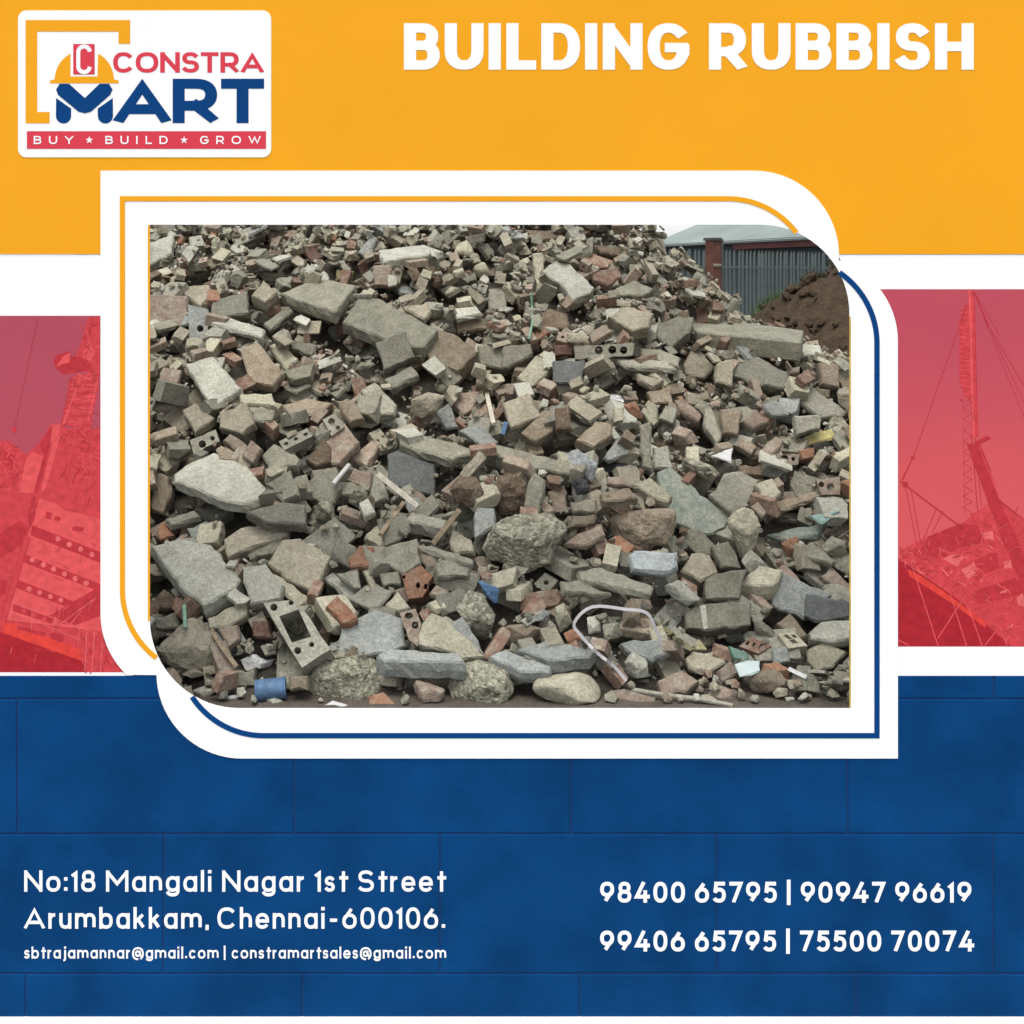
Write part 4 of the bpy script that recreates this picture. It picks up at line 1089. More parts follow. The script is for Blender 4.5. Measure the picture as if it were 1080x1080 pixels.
SL, BK, BR, CH, ST = 'concrete_slab', 'concrete_block', 'brick', 'concrete_chunk', 'stone'
cSL, cBK, cBR, cCH, cST = 'slab', 'concrete block', 'brick', 'concrete chunk', 'stone'
def ngon(cx, cy, r, k=1.0, n=10): return [(cx + r*math.cos(2*math.pi*i/n), cy + r*k*math.sin(2*math.pi*i/n)) for i in range(n)]

# -- top of the heap
plate('Z1', [(30,130),(180,90),(165,200),(30,275)], 45, .10, 'pale', SL, 'pale smooth slab end', cSL)
plate('Z1', [(30,430),(260,440),(250,620),(30,610)], 68, .12, 'pink', BK, 'dusty pinkish block face', cBK)
plate('Z1', [(780,430),(990,340),(1220,380),(1100,535)], 26, .11, 'olive', SL, 'flat grey slab lying level high on the heap', cSL, lm='flat slab lying level high up')
plate('Z1', [(245,830),(395,785),(560,965),(500,1020),(400,1075),(345,1000)], 46, .07, 'pale', SL, 'tilted pale grey slab piece with a ragged end', cSL, lm='tilted pale slab with ragged end')
plate('Z1', [(560,760),(650,690),(800,890),(740,955),(620,940)], 55, .11, 'tan', BR, 'large reddish tan brick lump', cBR)
plate('Z1', [(720,730),(770,700),(890,800),(820,870)], 50, .08, 'cream', BR, 'cream brick lying aslant', cBR)
plate('Z1', [(390,600),(460,550),(700,630),(680,680),(540,640)], 32, .05, 'pale', SL, 'whitish bent board', cSL)
plate('Z1', [(820,680),(1000,720),(980,785),(850,745)], 50, .07, 'grey', BR, 'grey brick set level', cBR)
plate('Z1', [(690,600),(830,500),(862,530),(730,632)], 45, .06, 'olive', BR, 'narrow grey brown brick', cBR)
plate('Z1', [(555,1000),(740,995),(765,1070),(560,1052)], 40, .08, 'cream', BR, 'cream brick seen along its top', cBR)
plate('Z1', [(620,440),(690,350),(770,420),(700,480)], 50, .14, 'beige', CH, 'beige broken lump', cCH)
plate('Z1', [(400,470),(600,410),(610,540),(480,560),(390,580)], 48, .10, 'grey', BK, 'broken grey block', cBK)
plate('Z1', [(215,390),(380,375),(400,430),(330,500),(240,430)], 35, .08, 'beige', BK, 'beige wedge of block', cBK)
plate('Z1', [(260,490),(375,520),(375,690),(270,700)], 70, .07, 'bluegrey', BK, 'bluish block with a hole', cBK, holes=[ngon(330,628,20)])
plate('Z1', [(920,195),(962,150),(1032,222),(965,255)], 60, .07, 'darkred', BR, 'dark red brick end', cBR)
plate('Z2', [(320,180),(580,150),(690,190),(350,245)], 20, .085, 'pale', BK, 'whitish block lying level near the top of the heap', cBK, lm='whitish block near the top')
plate('Z2', [(112,592),(200,458),(320,455),(660,635),(575,735),(430,715)], 32, .11, 'olive', 'concrete_beam', 'long grey beam lying aslant high on the heap', 'beam', lm='long slanting beam high up')
plate('Z2', [(300,705),(470,640),(525,790),(350,865)], 64, .10, 'grey', BK, 'grey block leaning on its end', cBK)
plate('Z2', [(520,720),(640,620),(780,675),(885,760),(770,870),(650,830)], 42, .16, 'tan', BK, 'big broken brownish block at the foot of the slanting beam', cBK, lm='big broken brownish block')
plate('Z2', [(220,970),(300,950),(425,1060),(425,1100),(330,1125),(215,1010)], 54, .10, 'grey', BR, 'grey brick lying aslant', cBR)
plate('Z2', [(350,915),(510,840),(552,890),(400,972)], 45, .08, 'grey', BR, 'light grey brick', cBR)
plate('Z2', [(750,580),(900,560),(945,630),(770,655)], 66, .08, 'tan', BR, 'brown brick on edge', cBR)
plate('Z2', [(885,725),(1180,715),(1200,770),(1050,860),(900,835)], 58, .12, 'olive', BK, 'drab grey block on its side', cBK)
plate('Z2', [(80,290),(180,300),(165,352),(78,342)], 60, .08, 'ochre', ST, 'yellowish stone', cST)
plate('Z2', [(290,270),(392,265),(392,392),(300,382)], 74, .09, 'pink', BK, 'pinkish grey block on end', cBK)
plate('Z2', [(460,500),(600,480),(620,530),(580,575),(470,520)], 45, .07, 'beige', BR, 'beige brick', cBR)
plate('Z2', [(200,195),(280,95),(312,110),(255,220)], 50, .06, 'bluegrey', SL, 'bluish strip of slab', cSL)
plate('Z2', [(720,520),(880,500),(910,540),(770,570)], 35, .05, 'pale', SL, 'whitish slab chip', cSL)
plate('Z2', [(945,400),(1040,390),(1050,520),(950,520)], 65, .06, 'grey', BK, 'upright grey block', cBK)
chunk('Z2', [(595,120),(640,60),(690,110),(670,180),(600,180)], .9, 'grey', CH, 'grey lump', cCH)
for k, q_ in enumerate(([(735,240),(770,140),(830,110),(862,190),(850,240),(790,215)], [(850,330),(870,250),(925,250),(970,330),(910,350)], [(690,430),(730,390),(800,400),(720,445)], [(740,300),(800,280),(820,340),(760,345)])):
    chunk('Z2', q_, .8, 'cream', 'tile_shard', 'whitish curved tile shard', 'tile shard', rough=.02, sub=3)
plate('Z3', [(220,300),(310,235),(390,260),(525,395),(500,430),(400,470),(345,390)], 42, .12, 'pale', SL, 'thick pale slab sloping down near the top of the heap', cSL, lm='thick pale sloping slab near the top')
plate('Z3', [(172,200),(240,190),(232,430),(190,420)], 72, .06, 'cream', SL, 'narrow pale slab on end', cSL)
plate('Z3', [(470,180),(640,245),(600,282),(450,252)], 40, .07, 'brick', BR, 'dull red brick', cBR)
plate('Z3', [(500,300),(660,280),(682,330),(600,382),(520,352)], 45, .08, 'brick', BR, 'dull red broken brick', cBR)
plate('Z3', [(110,60),(340,70),(350,110),(180,120)], 40, .05, 'brown', BR, 'rust brown brick row', cBR)
plate('Z3', [(520,150),(680,170),(690,220),(560,200)], 50, .07, 'brown', BR, 'brown brick', cBR)
plate('Z3', [(640,400),(760,350),(862,400),(800,442),(650,442)], 42, .10, 'olive', BK, 'drab flat block', cBK)
plate('Z3', [(600,560),(700,500),(862,540),(832,620),(740,642)], 48, .13, 'beige', BK, 'pale beige block with a domed top', cBK)
plate('Z3', [(410,728),(752,712),(742,780),(415,802)], 78, .10, 'grey', 'hollow_block', 'grey block with a row of round holes in its face', 'hollow block', lm='block with a row of round holes', holes=[ngon(548,752,24), ngon(626,750,24), ngon(690,752,22)])
plate('Z3', [(290,812),(470,808),(445,952),(288,935)], 60, .05, 'slate', SL, 'purplish grey slate piece', cSL)
plate('Z3', [(80,905),(190,780),(302,830),(170,962)], 47, .10, 'cream', BK, 'pale cream block tilted on its edge', cBK)
plate('Z3', [(290,720),(402,720),(402,782),(300,785)], 75, .08, 'darkred', BR, 'dark red brick', cBR)
plate('Z3', [(780,740),(900,745),(1010,790),(1002,842),(800,792)], 36, .05, 'olive', SL, 'drab slab in a stack', cSL)
plate('Z3', [(640,800),(930,808),(1000,862),(700,842)], 26, .05, 'grey', SL, 'grey slab in a stack', cSL)
plate('Z3', [(870,600),(1000,560),(1090,560),(1064,650),(960,742),(872,672)], 56, .20, 'olive', CH, 'big drab lump at the end of the kerb beam', cCH)
plate('Z3', [(765,880),(920,922),(852,962),(780,922)], 45, .07, 'beige', BR, 'dusty brick', cBR)
plate('Z3', [(820,990),(960,960),(972,1050),(850,1062)], 60, .09, 'tan', BR, 'tan brick', cBR)
plate('Z3', [(185,560),(270,510),(370,540),(390,620),(250,640)], 50, .10, 'brown', CH, 'mossy brown lump', cCH)
plate('Z3', [(180,640),(240,610),(270,650),(185,715)], 55, .06, 'orange', BR, 'orange brick corner', cBR)
plate('Z3', [(0,720),(160,715),(175,770),(30,850),(0,850)], 58, .1, 'olive', BK, 'drab block end', cBK)
plate('Z4', [(120,570),(180,556),(797,640),(782,706),(190,648)], 10, .155, 'olive', 'kerb_beam', 'long straight concrete kerb beam lying along the shoulder of the heap', 'beam', lm='long straight kerb beam', lift=.6, rough=.003)
plate('Z4', [(780,712),(890,722),(902,772),(790,782)], 32, .06, 'pale', BK, 'white block under the end of the kerb beam', cBK)
plate('Z4', [(110,830),(180,712),(292,850),(230,912),(130,892)], 60, .13, 'beige', BK, 'pointed beige block', cBK)
plate('Z4', [(400,805),(540,785),(716,890),(690,972),(480,932),(395,900)], 47, .13, 'grey', SL, 'big grey slab under the kerb beam', cSL, lm='big grey slab under the kerb beam')
plate('Z4', [(298,830),(398,800),(390,962),(300,932)], 68, .12, 'beige', BK, 'squarish beige block', cBK)
plate('Z4', [(740,1022),(832,950),(1060,1110),(900,1140)], 42, .05, 'grey', SL, 'grey slab edge', cSL)
plate('Z4', [(880,822),(1000,830),(1002,962),(900,942)], 62, .09, 'pink', BR, 'pinkish brick', cBR)
plate('Z4', [(710,850),(780,840),(775,880),(715,880)], 50, .05, 'pink', BR, 'small pink brick end', cBR)
# -- middle of the heap
plate('Z5', [(180,485),(250,430),(410,360),(600,440),(640,490),(735,605),(600,655),(470,640),(330,575),(190,525)], 30, .085, 'pale', SL, 'big pale angular slab lying flat among bricks', cSL, lm='big pale angular slab', lift=.6)
plate('Z5', [(230,120),(300,80),(412,170),(300,252)], 52, .10, 'beige', BK, 'dusty square block', cBK)
plate('Z5', [(270,292),(418,232),(440,300),(292,372)], 62, .10, 'grey', 'hollow_brick', 'grey brick with two round holes', 'hollow brick', holes=[ngon(342,315,22), ngon(400,282,14)])
plate('Z5', [(458,292),(500,250),(602,322),(560,372)], 48, .08, 'pink', BR, 'pink brick', cBR)
plate('Z5', [(568,372),(620,290),(682,340),(632,422)], 58, .08, 'pink', BR, 'pale pink brick end', cBR)
plate('Z5', [(440,130),(600,80),(642,200),(570,262),(440,222)], 62, .12, 'beige', BK, 'knobbly beige block', cBK)
plate('Z5', [(628,132),(670,90),(762,142),(740,182),(630,182)], 46, .08, 'olive', BK, 'small drab block', cBK)
plate('Z5', [(798,92),(940,50),(1082,80),(980,152),(830,142)], 36, .10, 'tan', BK, 'tan broken block', cBK)
plate('Z5', [(700,542),(840,460),(892,602),(800,642)], 58, .09, 'olive', BK, 'drab square block', cBK)
plate('Z5', [(420,340),(450,320),(560,380),(540,410),(440,400)], 40, .05, 'tan', BR, 'brown brick chip', cBR)
plate('Z5', [(680,380),(750,310),(900,400),(880,440),(740,450)], 45, .1, 'olive', BK, 'drab rough block', cBK)
plate('Z5', [(930,400),(1040,280),(1075,330),(1070,420),(990,440)], 55, .1, 'brown', BR, 'brown hollowed brick', cBR)
plate('Z5', [(55,470),(150,500),(160,620),(120,710),(50,690)], 62, .1, 'tan', BR, 'brownish brick on end', cBR)
plate('Z5', [(130,740),(300,690),(330,730),(170,780)], 40, .05, 'grey', SL, 'thin grey strip', cSL)
plate('B1', [(45,30),(200,-12),(390,20),(562,222),(530,272),(350,372),(230,282)], 36, .13, 'pale', SL, 'big grey green slab lying at the low edge of the heap', cSL, lm='big grey green slab', lift=.6)
plate('Z5', [(468,855),(560,790),(820,752),(832,832),(600,912),(490,962)], 42, .12, 'beige', BR, 'long dusty brick with a red side', cBR)
plate('B1', [(715,130),(800,-8),(900,-12),(1072,90),(972,297),(850,242)], 54, .14, 'beige', BK, 'large beige block tipped towards the hollow block', cBK, lm='large tipped beige block', lift=.6)
plate('B1', [(700,188),(762,190),(1042,378),(1000,402),(880,362)], 32, .03, 'cream', SL, 'thin cream slab under the tipped block', cSL)
plate('Z5', [(248,790),(370,750),(392,852),(280,862)], 60, .07, 'bluegrey', BK, 'pale bluish block', cBK)
plate('Z5', [(88,792),(120,750),(184,832),(100,864)], 54, .07, 'orange', BR, 'bright orange brick', cBR)
plate('Z5', [(590,700),(800,640),(930,660),(930,770),(700,760)], 44, .1, 'grey', CH, 'rough grey broken block', cCH)
plate('Z6', [(370,372),(430,350),(642,430),(642,612),(380,552)], 62, .05, 'slate', SL, 'dark grey square slate', cSL, lm='dark grey square slate', lift=1.2, rough=.003)
plate('Z6', [(440,272),(580,260),(862,340),(850,372),(740,402),(560,352),(440,312)], 32, .08, 'olive', 'concrete_bar', 'long drab stone bar above the square slate', 'bar', lm='long drab stone bar')
plate('Z6', [(378,232),(510,190),(552,220),(420,262)], 40, .06, 'beige', BR, 'small beige brick', cBR)
plate('Z6', [(158,392),(280,290),(332,310),(250,442)], 42, .10, 'pink', BR, 'pinkish brick with a light top', cBR)
plate('Z6', [(138,522),(180,450),(277,480),(265,582)], 62, .07, 'pink', BR, 'square pink brick', cBR)
plate('Z6', [(-110,590),(-30,460),(80,440),(102,560),(40,692)], 54, .10, 'olive', BK, 'drab broken slab block', cBK)
plate('Z6', [(470,752),(510,695),(732,750),(690,792)], 26, .10, 'grey', BK, 'grey green block lying level', cBK)
chunk('Z6', [(720,570),(780,500),(880,510),(920,590),(860,670),(770,650)], .9, 'brown', ST, 'rusty brown rounded stone', cST, rough=.07)
chunk('Z7', [(-60,580),(-20,500),(60,480),(130,530),(135,640),(90,715),(0,715),(-50,660)], .9, 'brown', ST, 'round rusty brown stone beside the long beam', cST, lm='round rusty stone', rough=.09)
plate('Z6', [(860,722),(880,670),(982,680),(985,782),(870,852)], 58, .09, 'bluegrey', BR, 'bluish grey brick', cBR)
plate('Z6', [(350,902),(540,850),(562,992),(460,1062),(360,1002)], 58, .08, 'olive', SL, 'drab slab', cSL)
plate('Z6', [(148,972),(210,890),(292,900),(304,1012),(160,1014)], 52, .10, 'orange', BR, 'orange red brick lump', cBR)
plate('Z6', [(205,650),(260,620),(300,700),(240,730)], 50, .07, 'pale', BR, 'pale small brick', cBR)
plate('Z6', [(270,600),(300,480),(350,490),(370,620),(300,650)], 58, .07, 'grey', BK, 'grey upright chip', cBK)
plate('Z6', [(220,10),(300,-40),(420,90),(410,140),(330,150)], 52, .09, 'grey', BK, 'grey tilted block', cBK)
plate('Z6', [(60,60),(180,70),(240,170),(160,190)], 52, .09, 'tan', BR, 'brown tilted brick', cBR)
plate('Z6', [(10,170),(60,140),(130,200),(210,300),(100,430),(20,420)], 58, .12, 'pink', BR, 'dusty pink brick pair', cBR)
plate('Z6', [(0,175),(60,145),(125,215),(50,270)], 62, .09, 'grey', 'hollow_brick', 'grey brick with two small holes', 'hollow brick', holes=[ngon(52,186,20), ngon(90,222,13)])
plate('Z6', [(640,130),(720,80),(775,220),(700,230)], 62, .05, 'bluegrey', SL, 'bluish pointed slab', cSL)
plate('Z6', [(770,240),(900,200),(1000,300),(940,370),(860,290)], 55, .06, 'bluegrey', SL, 'bluish grey sheet piece', cSL)
chunk('Z6', [(510,60),(600,20),(700,40),(660,130),(560,170),(500,140)], .8, 'beige', CH, 'pitted beige chunk', cCH)
plate('Z6', [(720,80),(790,20),(900,10),(860,110),(800,150)], 55, .1, 'pink', BR, 'dusty pink lump', cBR)
plate('Z6', [(720,870),(740,800),(850,860),(870,930),(760,940)], 50, .08, 'beige', CH, 'beige wedge', cCH)
plate('Z6', [(540,900),(620,890),(860,970),(850,1000),(700,960)], 34, .05, 'olive', SL, 'drab thin slab', cSL)
plate('Z6', [(640,1000),(720,960),(840,1010),(830,1070),(660,1070)], 55, .08, 'olive', CH, 'drab rounded lump', cCH)
plate('Z7', [(-120,345),(-60,308),(400,420),(385,485),(100,432)], 33, .13, 'olive', 'concrete_beam', 'straight grey beam lying across the middle of the heap', 'beam', lm='straight beam across mid heap', lift=.7)
chunk('Z7', [(-112,905),(-40,770),(60,730),(280,718),(372,792),(302,872),(282,985),(150,1034),(-90,965)], .8, 'agg', CH, 'large pebbly chunk of broken concrete below the straight beam', cCH, lm='large pebbly chunk mid heap', rough=.06, sub=5)
chunk('Z7', [(600,722),(640,690),(980,688),(992,762),(940,882),(850,892),(620,862)], .7, 'tan', CH, 'dusty brown crumpled lump', cCH, lm='dusty brown crumpled lump', rough=.06, sub=5)
plate('Z7', [(720,952),(760,920),(1000,930),(1002,1022),(940,1052),(740,1032)], 62, .10, 'bluewhite', BR, 'pale blue painted brick', cBR, lm='pale blue painted brick', lift=.7, bev=.02)
plate('Z7', [(558,592),(720,560),(772,622),(570,642)], 40, .08, 'tan', BR, 'tan brick lying level', cBR)
plate('Z7', [(258,582),(350,550),(382,702),(280,712)], 62, .08, 'pink', BR, 'pinkish cream brick on end', cBR)
plate('Z7', [(130,622),(180,480),(242,520),(212,702),(120,702)], 70, .08, 'olive', BR, 'drab brick standing on end', cBR)
plate('Z7', [(740,542),(840,500),(972,612),(940,642),(860,622)], 42, .08, 'cream', BR, 'cream brick sloping down', cBR)
chunk('Z7', [(348,372),(420,340),(542,430),(512,545),(440,462)], .6, 'bluewhite', 'plastic_sheet', 'crumpled pale bluish plastic sheet', 'plastic sheet', rough=.10)
chunk('Z7', [(558,452),(700,388),(732,422),(600,492)], .6, 'black_plastic', 'plastic_scrap', 'black plastic scrap', 'plastic scrap', rough=.10)
chunk('Z7', [(388,502),(480,522),(502,592),(420,604)], .7, 'black_plastic', 'plastic_scrap', 'black crumpled plastic scrap', 'plastic scrap', rough=.10)
plate('Z7', [(578,392),(660,268),(722,372),(600,412)], 60, .05, 'bluegrey', SL, 'bluish grey triangular slab', cSL)
plate('Z7', [(780,212),(840,190),(852,462),(800,442)], 66, .05, 'olive', SL, 'narrow drab slab on end', cSL)
plate('Z7', [(860,332),(940,320),(972,452),(870,452)], 62, .06, 'pale', SL, 'pale slab piece', cSL)
plate('Z7', [(418,292),(530,180),(622,200),(622,262),(520,332)], 46, .10, 'tan', BK, 'tan square block', cBK)
chunk('Z7', [(690,92),(760,70),(802,170),(720,172)], .8, 'orange', BR, 'pink red brick lump', cBR)
plate('Z7', [(388,642),(530,630),(532,702),(400,702)], 62, .09, 'beige', BR, 'beige brick in the brick stack', cBR)
plate('Z7', [(380,792),(400,720),(532,712),(520,764)], 56, .08, 'tan', BR, 'tan brick in the brick stack', cBR)
plate('Z7', [(348,882),(430,820),(560,768),(584,832),(480,892)], 44, .06, 'pink', BR, 'flat dusty brick', cBR)
plate('Z7', [(0,80),(150,20),(222,160),(50,222)], 52, .07, 'beige', SL, 'square greenish beige slab', cSL, lm='square greenish beige slab', lift=.7)
plate('Z7', [(100,250),(180,180),(240,110),(290,130),(290,240),(190,300)], 56, .1, 'tan', BR, 'tan brick under the square slab', cBR)
plate('Z7', [(300,110),(380,90),(390,220),(310,230)], 60, .1, 'brown', BR, 'brown brick on end', cBR)
plate('Z7', [(830,60),(880,90),(890,190),(860,210),(790,130)], 56, .07, 'cream', BR, 'cream slip of brick', cBR)
plate('Z7', [(890,170),(930,90),(1000,120),(970,200)], 60, .07, 'grey', BR, 'grey brick end', cBR)
chunk('Z7', [(960,260),(1000,205),(1080,240),(1120,300),(1060,320),(980,330)], .8, 'pink', ST, 'dusty pink rounded lump', cST)
plate('Z7', [(600,540),(600,500),(720,500),(730,560)], 60, .07, 'pink', BR, 'pink brick pair', cBR)
plate('Z7', [(585,60),(620,30),(700,40),(690,80)], 50, .02, 'foil', 'foil_scrap', 'shiny silver foil scrap', 'foil')
plate('Z7', [(630,110),(690,100),(690,180),(640,190)], 62, .06, 'cream', BR, 'cream brick end', cBR)
plate('Z8', [(-40,472),(40,440),(180,570),(372,722),(350,792),(240,832),(60,762),(10,642)], 54, .08, 'greenblue', SL, 'big slab with faded blue green paint', cSL, lm='big faded blue green slab', lift=.9)
plate('Z8', [(258,602),(330,540),(492,660),(400,722)], 46, .10, 'grey', BR, 'grey brick leaning on the blue green slab', cBR)
chunk('Z8', [(358,752),(440,680),(520,700),(552,802),(490,982),(430,952),(400,842)], .7, 'cream', CH, 'pointed sandy chunk standing under the blue green slab', cCH, lm='pointed sandy chunk', rough=.08)
plate('Z8', [(750,292),(860,250),(1012,218),(1024,272),(800,312)], 42, .02, 'yellow_paint', 'plank', 'short yellow painted plank', 'plank', lm='short yellow plank', lift=2.5)
plate('Z8', [(768,352),(860,330),(862,392),(790,402)], 58, .07, 'orange', BR, 'orange red brick piece', cBR)
plate('Z8', [(742,150),(900,138),(892,232),(760,264)], 70, .09, 'grey', BK, 'square pale olive block face', cBK, lm='square pale olive block')
plate('Z8', [(640,372),(775,372),(765,432),(650,424)], 66, .08, 'pink', 'hollow_brick', 'pinkish brick with one big round hole', 'hollow brick', holes=[ngon(688,395,22), ngon(738,400,12)])
plate('Z8', [(870,520),(1002,500),(1004,602),(900,604)], 64, .08, 'pink', 'hollow_brick', 'dusty brick with two dark holes', 'hollow brick', holes=[ngon(898,545,17), ngon(950,560,22)])
plate('Z8', [(828,722),(1002,698),(900,764)], 40, .012, 'teal_paint', 'sheet_scrap', 'teal painted scrap of sheet', 'scrap')
plate('Z8', [(578,832),(690,800),(942,758),(880,832),(700,864)], 34, .05, 'greenblue', SL, 'greenish slab under the teal scrap', cSL)
plate('Z8', [(268,382),(392,338),(382,414)], 45, .015, 'white_scrap', 'plaster_scrap', 'white plaster scrap', 'scrap')
plate('Z8', [(328,112),(450,118),(422,264),(340,252)], 62, .10, 'tan', BR, 'brown brick on end', cBR)
plate('Z8', [(448,182),(520,110),(602,190),(510,224)], 52, .09, 'pink', BR, 'pinkish cream brick', cBR)
plate('Z8', [(418,432),(560,430),(562,494),(440,492)], 58, .07, 'brown', BR, 'brown brick', cBR)
plate('Z8', [(418,322),(460,268),(532,330),(500,372)], 52, .08, 'pink', BR, 'pinkish brick corner', cBR)
plate('Z8', [(528,372),(640,268),(682,290),(600,414)], 52, .07, 'pink', BR, 'dusty brick on edge', cBR)
plate('Z8', [(558,92),(640,60),(722,152),(620,154)], 50, .05, 'bluegrey', SL, 'pale bluish slab piece', cSL)
chunk('Z8', [(668,882),(760,838),(784,932),(700,954)], .8, 'orange', BR, 'pinkish red brick pair', cBR)
plate('Z8', [(328,522),(400,468),(532,560),(480,624)], 48, .09, 'beige', BR, 'beige brick with a pink end', cBR)
plate('Z8', [(518,542),(620,508),(672,590),(590,664)], 54, .10, 'cream', BR, 'whitish cream brick', cBR)
plate('Z8', [(630,640),(860,580),(900,610),(660,700)], 44, .05, 'tan', SL, 'long tan strip', cSL)
plate('Z8', [(490,670),(540,640),(590,700),(560,740)], 54, .07, 'pink', BR, 'dusty pink brick end', cBR)
plate('Z8', [(230,110),(270,100),(340,270),(300,310),(240,230)], 58, .08, 'grey', BR, 'long grey brick lying aslant', cBR)
plate('Z8', [(60,60),(110,50),(220,150),(200,190),(90,120)], 48, .08, 'pink', BR, 'long dusty brick lying aslant', cBR)
plate('Z8', [(790,900),(850,870),(980,980),(960,1000),(820,960)], 46, .07, 'olive', SL, 'drab slab edge', cSL)
chunk('Z8', [(900,900),(960,840),(1030,870),(1040,930),(980,960),(910,950)], .8, 'olive', CH, 'drab rounded chunk', cCH)
# -- foot of the heap
plate('B1', [(690,358),(880,335),(1072,620),(910,725)], 56, .21, 'grey', 'hollow_block', 'cast hollow block with one big oblong and four round holes', 'hollow block', lm='cast hollow block', lift=.9, rough=.003,
      holes=[[(780,432),(890,392),(962,548),(852,582)], ngon(750,380,21), ngon(848,354,15), ngon(885,627,21), ngon(965,592,15)])
plate('B1', [(370,442),(520,368),(592,338),(592,422),(490,492),(380,502)], 56, .10, 'cream', BR, 'cream brick with an orange end', cBR)
plate('B1', [(428,502),(540,480),(552,562),(490,612)], 62, .09, 'pink', BR, 'pinkish brown brick end', cBR)
plate('B1', [(572,145),(705,133),(802,252),(782,332),(610,364)], 54, .11, 'pale', BK, 'smooth pale grey block behind the hollow block', cBK)
chunk('B1', [(98,602),(180,520),(260,450),(320,460),(450,640),(432,742),(300,744),(150,692)], .8, 'beige', 'boulder', 'rounded brown boulder at the foot of the heap', 'boulder', lm='rounded brown boulder', rough=.05)
plate('B1', [(58,342),(120,278),(202,330),(212,382),(80,392)], 56, .09, 'brown', BR, 'brown brick', cBR)
plate('B1', [(68,442),(210,408),(212,502),(70,502)], 66, .09, 'olive', BR, 'drab brick', cBR)
plate('B1', [(625,460),(720,450),(740,560),(630,550)], 66, .09, 'darkred', BR, 'dark red brick in shade', cBR)
chunk('B1', [(548,682),(640,648),(700,690),(772,678),(745,742),(660,720),(600,742)], .6, 'white_scrap', 'rag', 'white crumpled rag near the blue can', 'rag', rough=.12)
plate('B1', [(500,740),(640,735),(650,830),(510,840)], 70, .10, 'olive', BK, 'drab small block', cBK)
plate('B1', [(832,772),(942,768),(942,852),(840,854)], 70, .09, 'tan', BR, 'brown small block', cBR)
chunk('B1', [(270,860),(350,830),(430,850),(390,890),(300,890)], .7, 'pale', ST, 'pale flat stone', cST)
chunk('B1', [(460,890),(530,880),(570,910),(480,925)], .7, 'white_scrap', ST, 'white small stone', cST)
chunk('B1', [(690,910),(760,895),(820,930),(720,950)], .7, 'pale', ST, 'pale small stone', cST)
chunk('B1', [(200,745),(300,735),(370,765),(280,785)], .6, 'beige', ST, 'beige flat stone', cST)
plate('B2', [(78,602),(110,480),(200,440),(300,393),(450,440),(472,602),(350,642),(200,662)], 54, .06, 'bluegrey', SL, 'broad pale bluish slab standing behind the grey beam', cSL, lm='broad pale bluish slab', lift=.9)
plate('B2', [(305,655),(370,612),(780,640),(812,690),(350,684)], 20, .12, 'bluegrey', 'concrete_beam', 'bluish grey beam lying level at the foot of the heap', 'beam', lm='bluish grey beam at the foot', lift=.9)
chunk('B2', [(-92,782),(0,690),(200,663),(310,690),(377,772),(382,862),(280,907),(60,907),(-62,862)], .8, 'agg', CH, 'pebbly grey chunk beside the cast hollow block', cCH, lm='pebbly chunk by the hollow block', rough=.06, sub=5)
chunk('B2', [(708,852),(780,720),(900,688),(1060,740),(1094,832),(1060,902),(1020,955),(800,945)], .8, 'agg', CH, 'pebbly grey chunk at the end of the bluish beam', cCH, lm='pebbly chunk by the bluish beam', rough=.06, sub=5)
plate('B2', [(548,592),(560,480),(620,408),(700,440),(932,662),(780,682),(740,642)], 52, .09, 'cream', SL, 'smooth cream slab above the bluish beam', cSL, lm='smooth cream slab')
plate('B2', [(720,472),(800,438),(880,560),(934,672),(860,622)], 60, .05, 'bluegrey', SL, 'bluish pointed slab', cSL)
chunk('B2', [(738,382),(830,278),(920,320),(982,432),(942,602),(890,582),(800,432)], .7, 'agg', CH, 'rough olive chunk', cCH, rough=.07)
plate('B2', [(18,372),(80,308),(202,440),(110,474)], 50, .09, 'orange', BR, 'salmon coloured brick', cBR)
plate('B2', [(440,412),(530,388),(562,470),(542,604),(490,562)], 66, .08, 'pink', 'hollow_brick', 'brown brick with two black holes', 'hollow brick', holes=[ngon(492,428,24,.8), ngon(528,482,20,1.1)])
plate('B2', [(358,362),(430,288),(502,380),(400,414)], 46, .08, 'cream', BR, 'cream brick corner', cBR)
plate('B2', [(608,302),(650,248),(722,280),(702,342)], 54, .07, 'pink', BR, 'small pink brick', cBR)
plate('B2', [(598,352),(680,318),(712,382),(640,400)], 46, .06, 'cream', BR, 'whitish brick chip', cBR)
plate('B2', [(258,882),(350,862),(442,952),(270,954)], 50, .09, 'orange', BR, 'light orange brick end at the foot of the heap', cBR)
chunk('B2', [(488,852),(540,800),(700,850),(682,912),(560,924)], .7, 'pink', ST, 'pinkish stone under the bluish beam', cST)
chunk('B2', [(878,222),(1012,280),(992,364),(940,322)], .6, 'blue_plastic', 'plastic_scrap', 'blue plastic scrap', 'plastic scrap', rough=.10)
plate('B2', [(0,212),(60,175),(235,318),(205,375)], 46, .05, 'pale', SL, 'long pale slab edge', cSL)
plate('B2', [(75,185),(205,160),(215,270),(180,275)], 52, .05, 'grey', SL, 'grey striped slab', cSL)
plate('B2', [(225,170),(270,165),(330,300),(280,300)], 56, .05, 'beige', SL, 'narrow beige slab', cSL)
plate('B2', [(0,940),(60,912),(140,930),(130,962)], 50, .05, 'white_scrap', ST, 'white chip', cST)
plate('B2', [(448,200),(560,140),(632,200),(570,322),(490,332)], 60, .10, 'orange', 'hollow_brick', 'orange red hollow brick', 'hollow brick', holes=[ngon(545,255,13,1.4), ngon(590,262,13,1.3), ngon(462,208,12)])
plate('B2', [(320,180),(430,170),(450,250),(350,260)], 55, .08, 'olive', BK, 'drab small block', cBK)
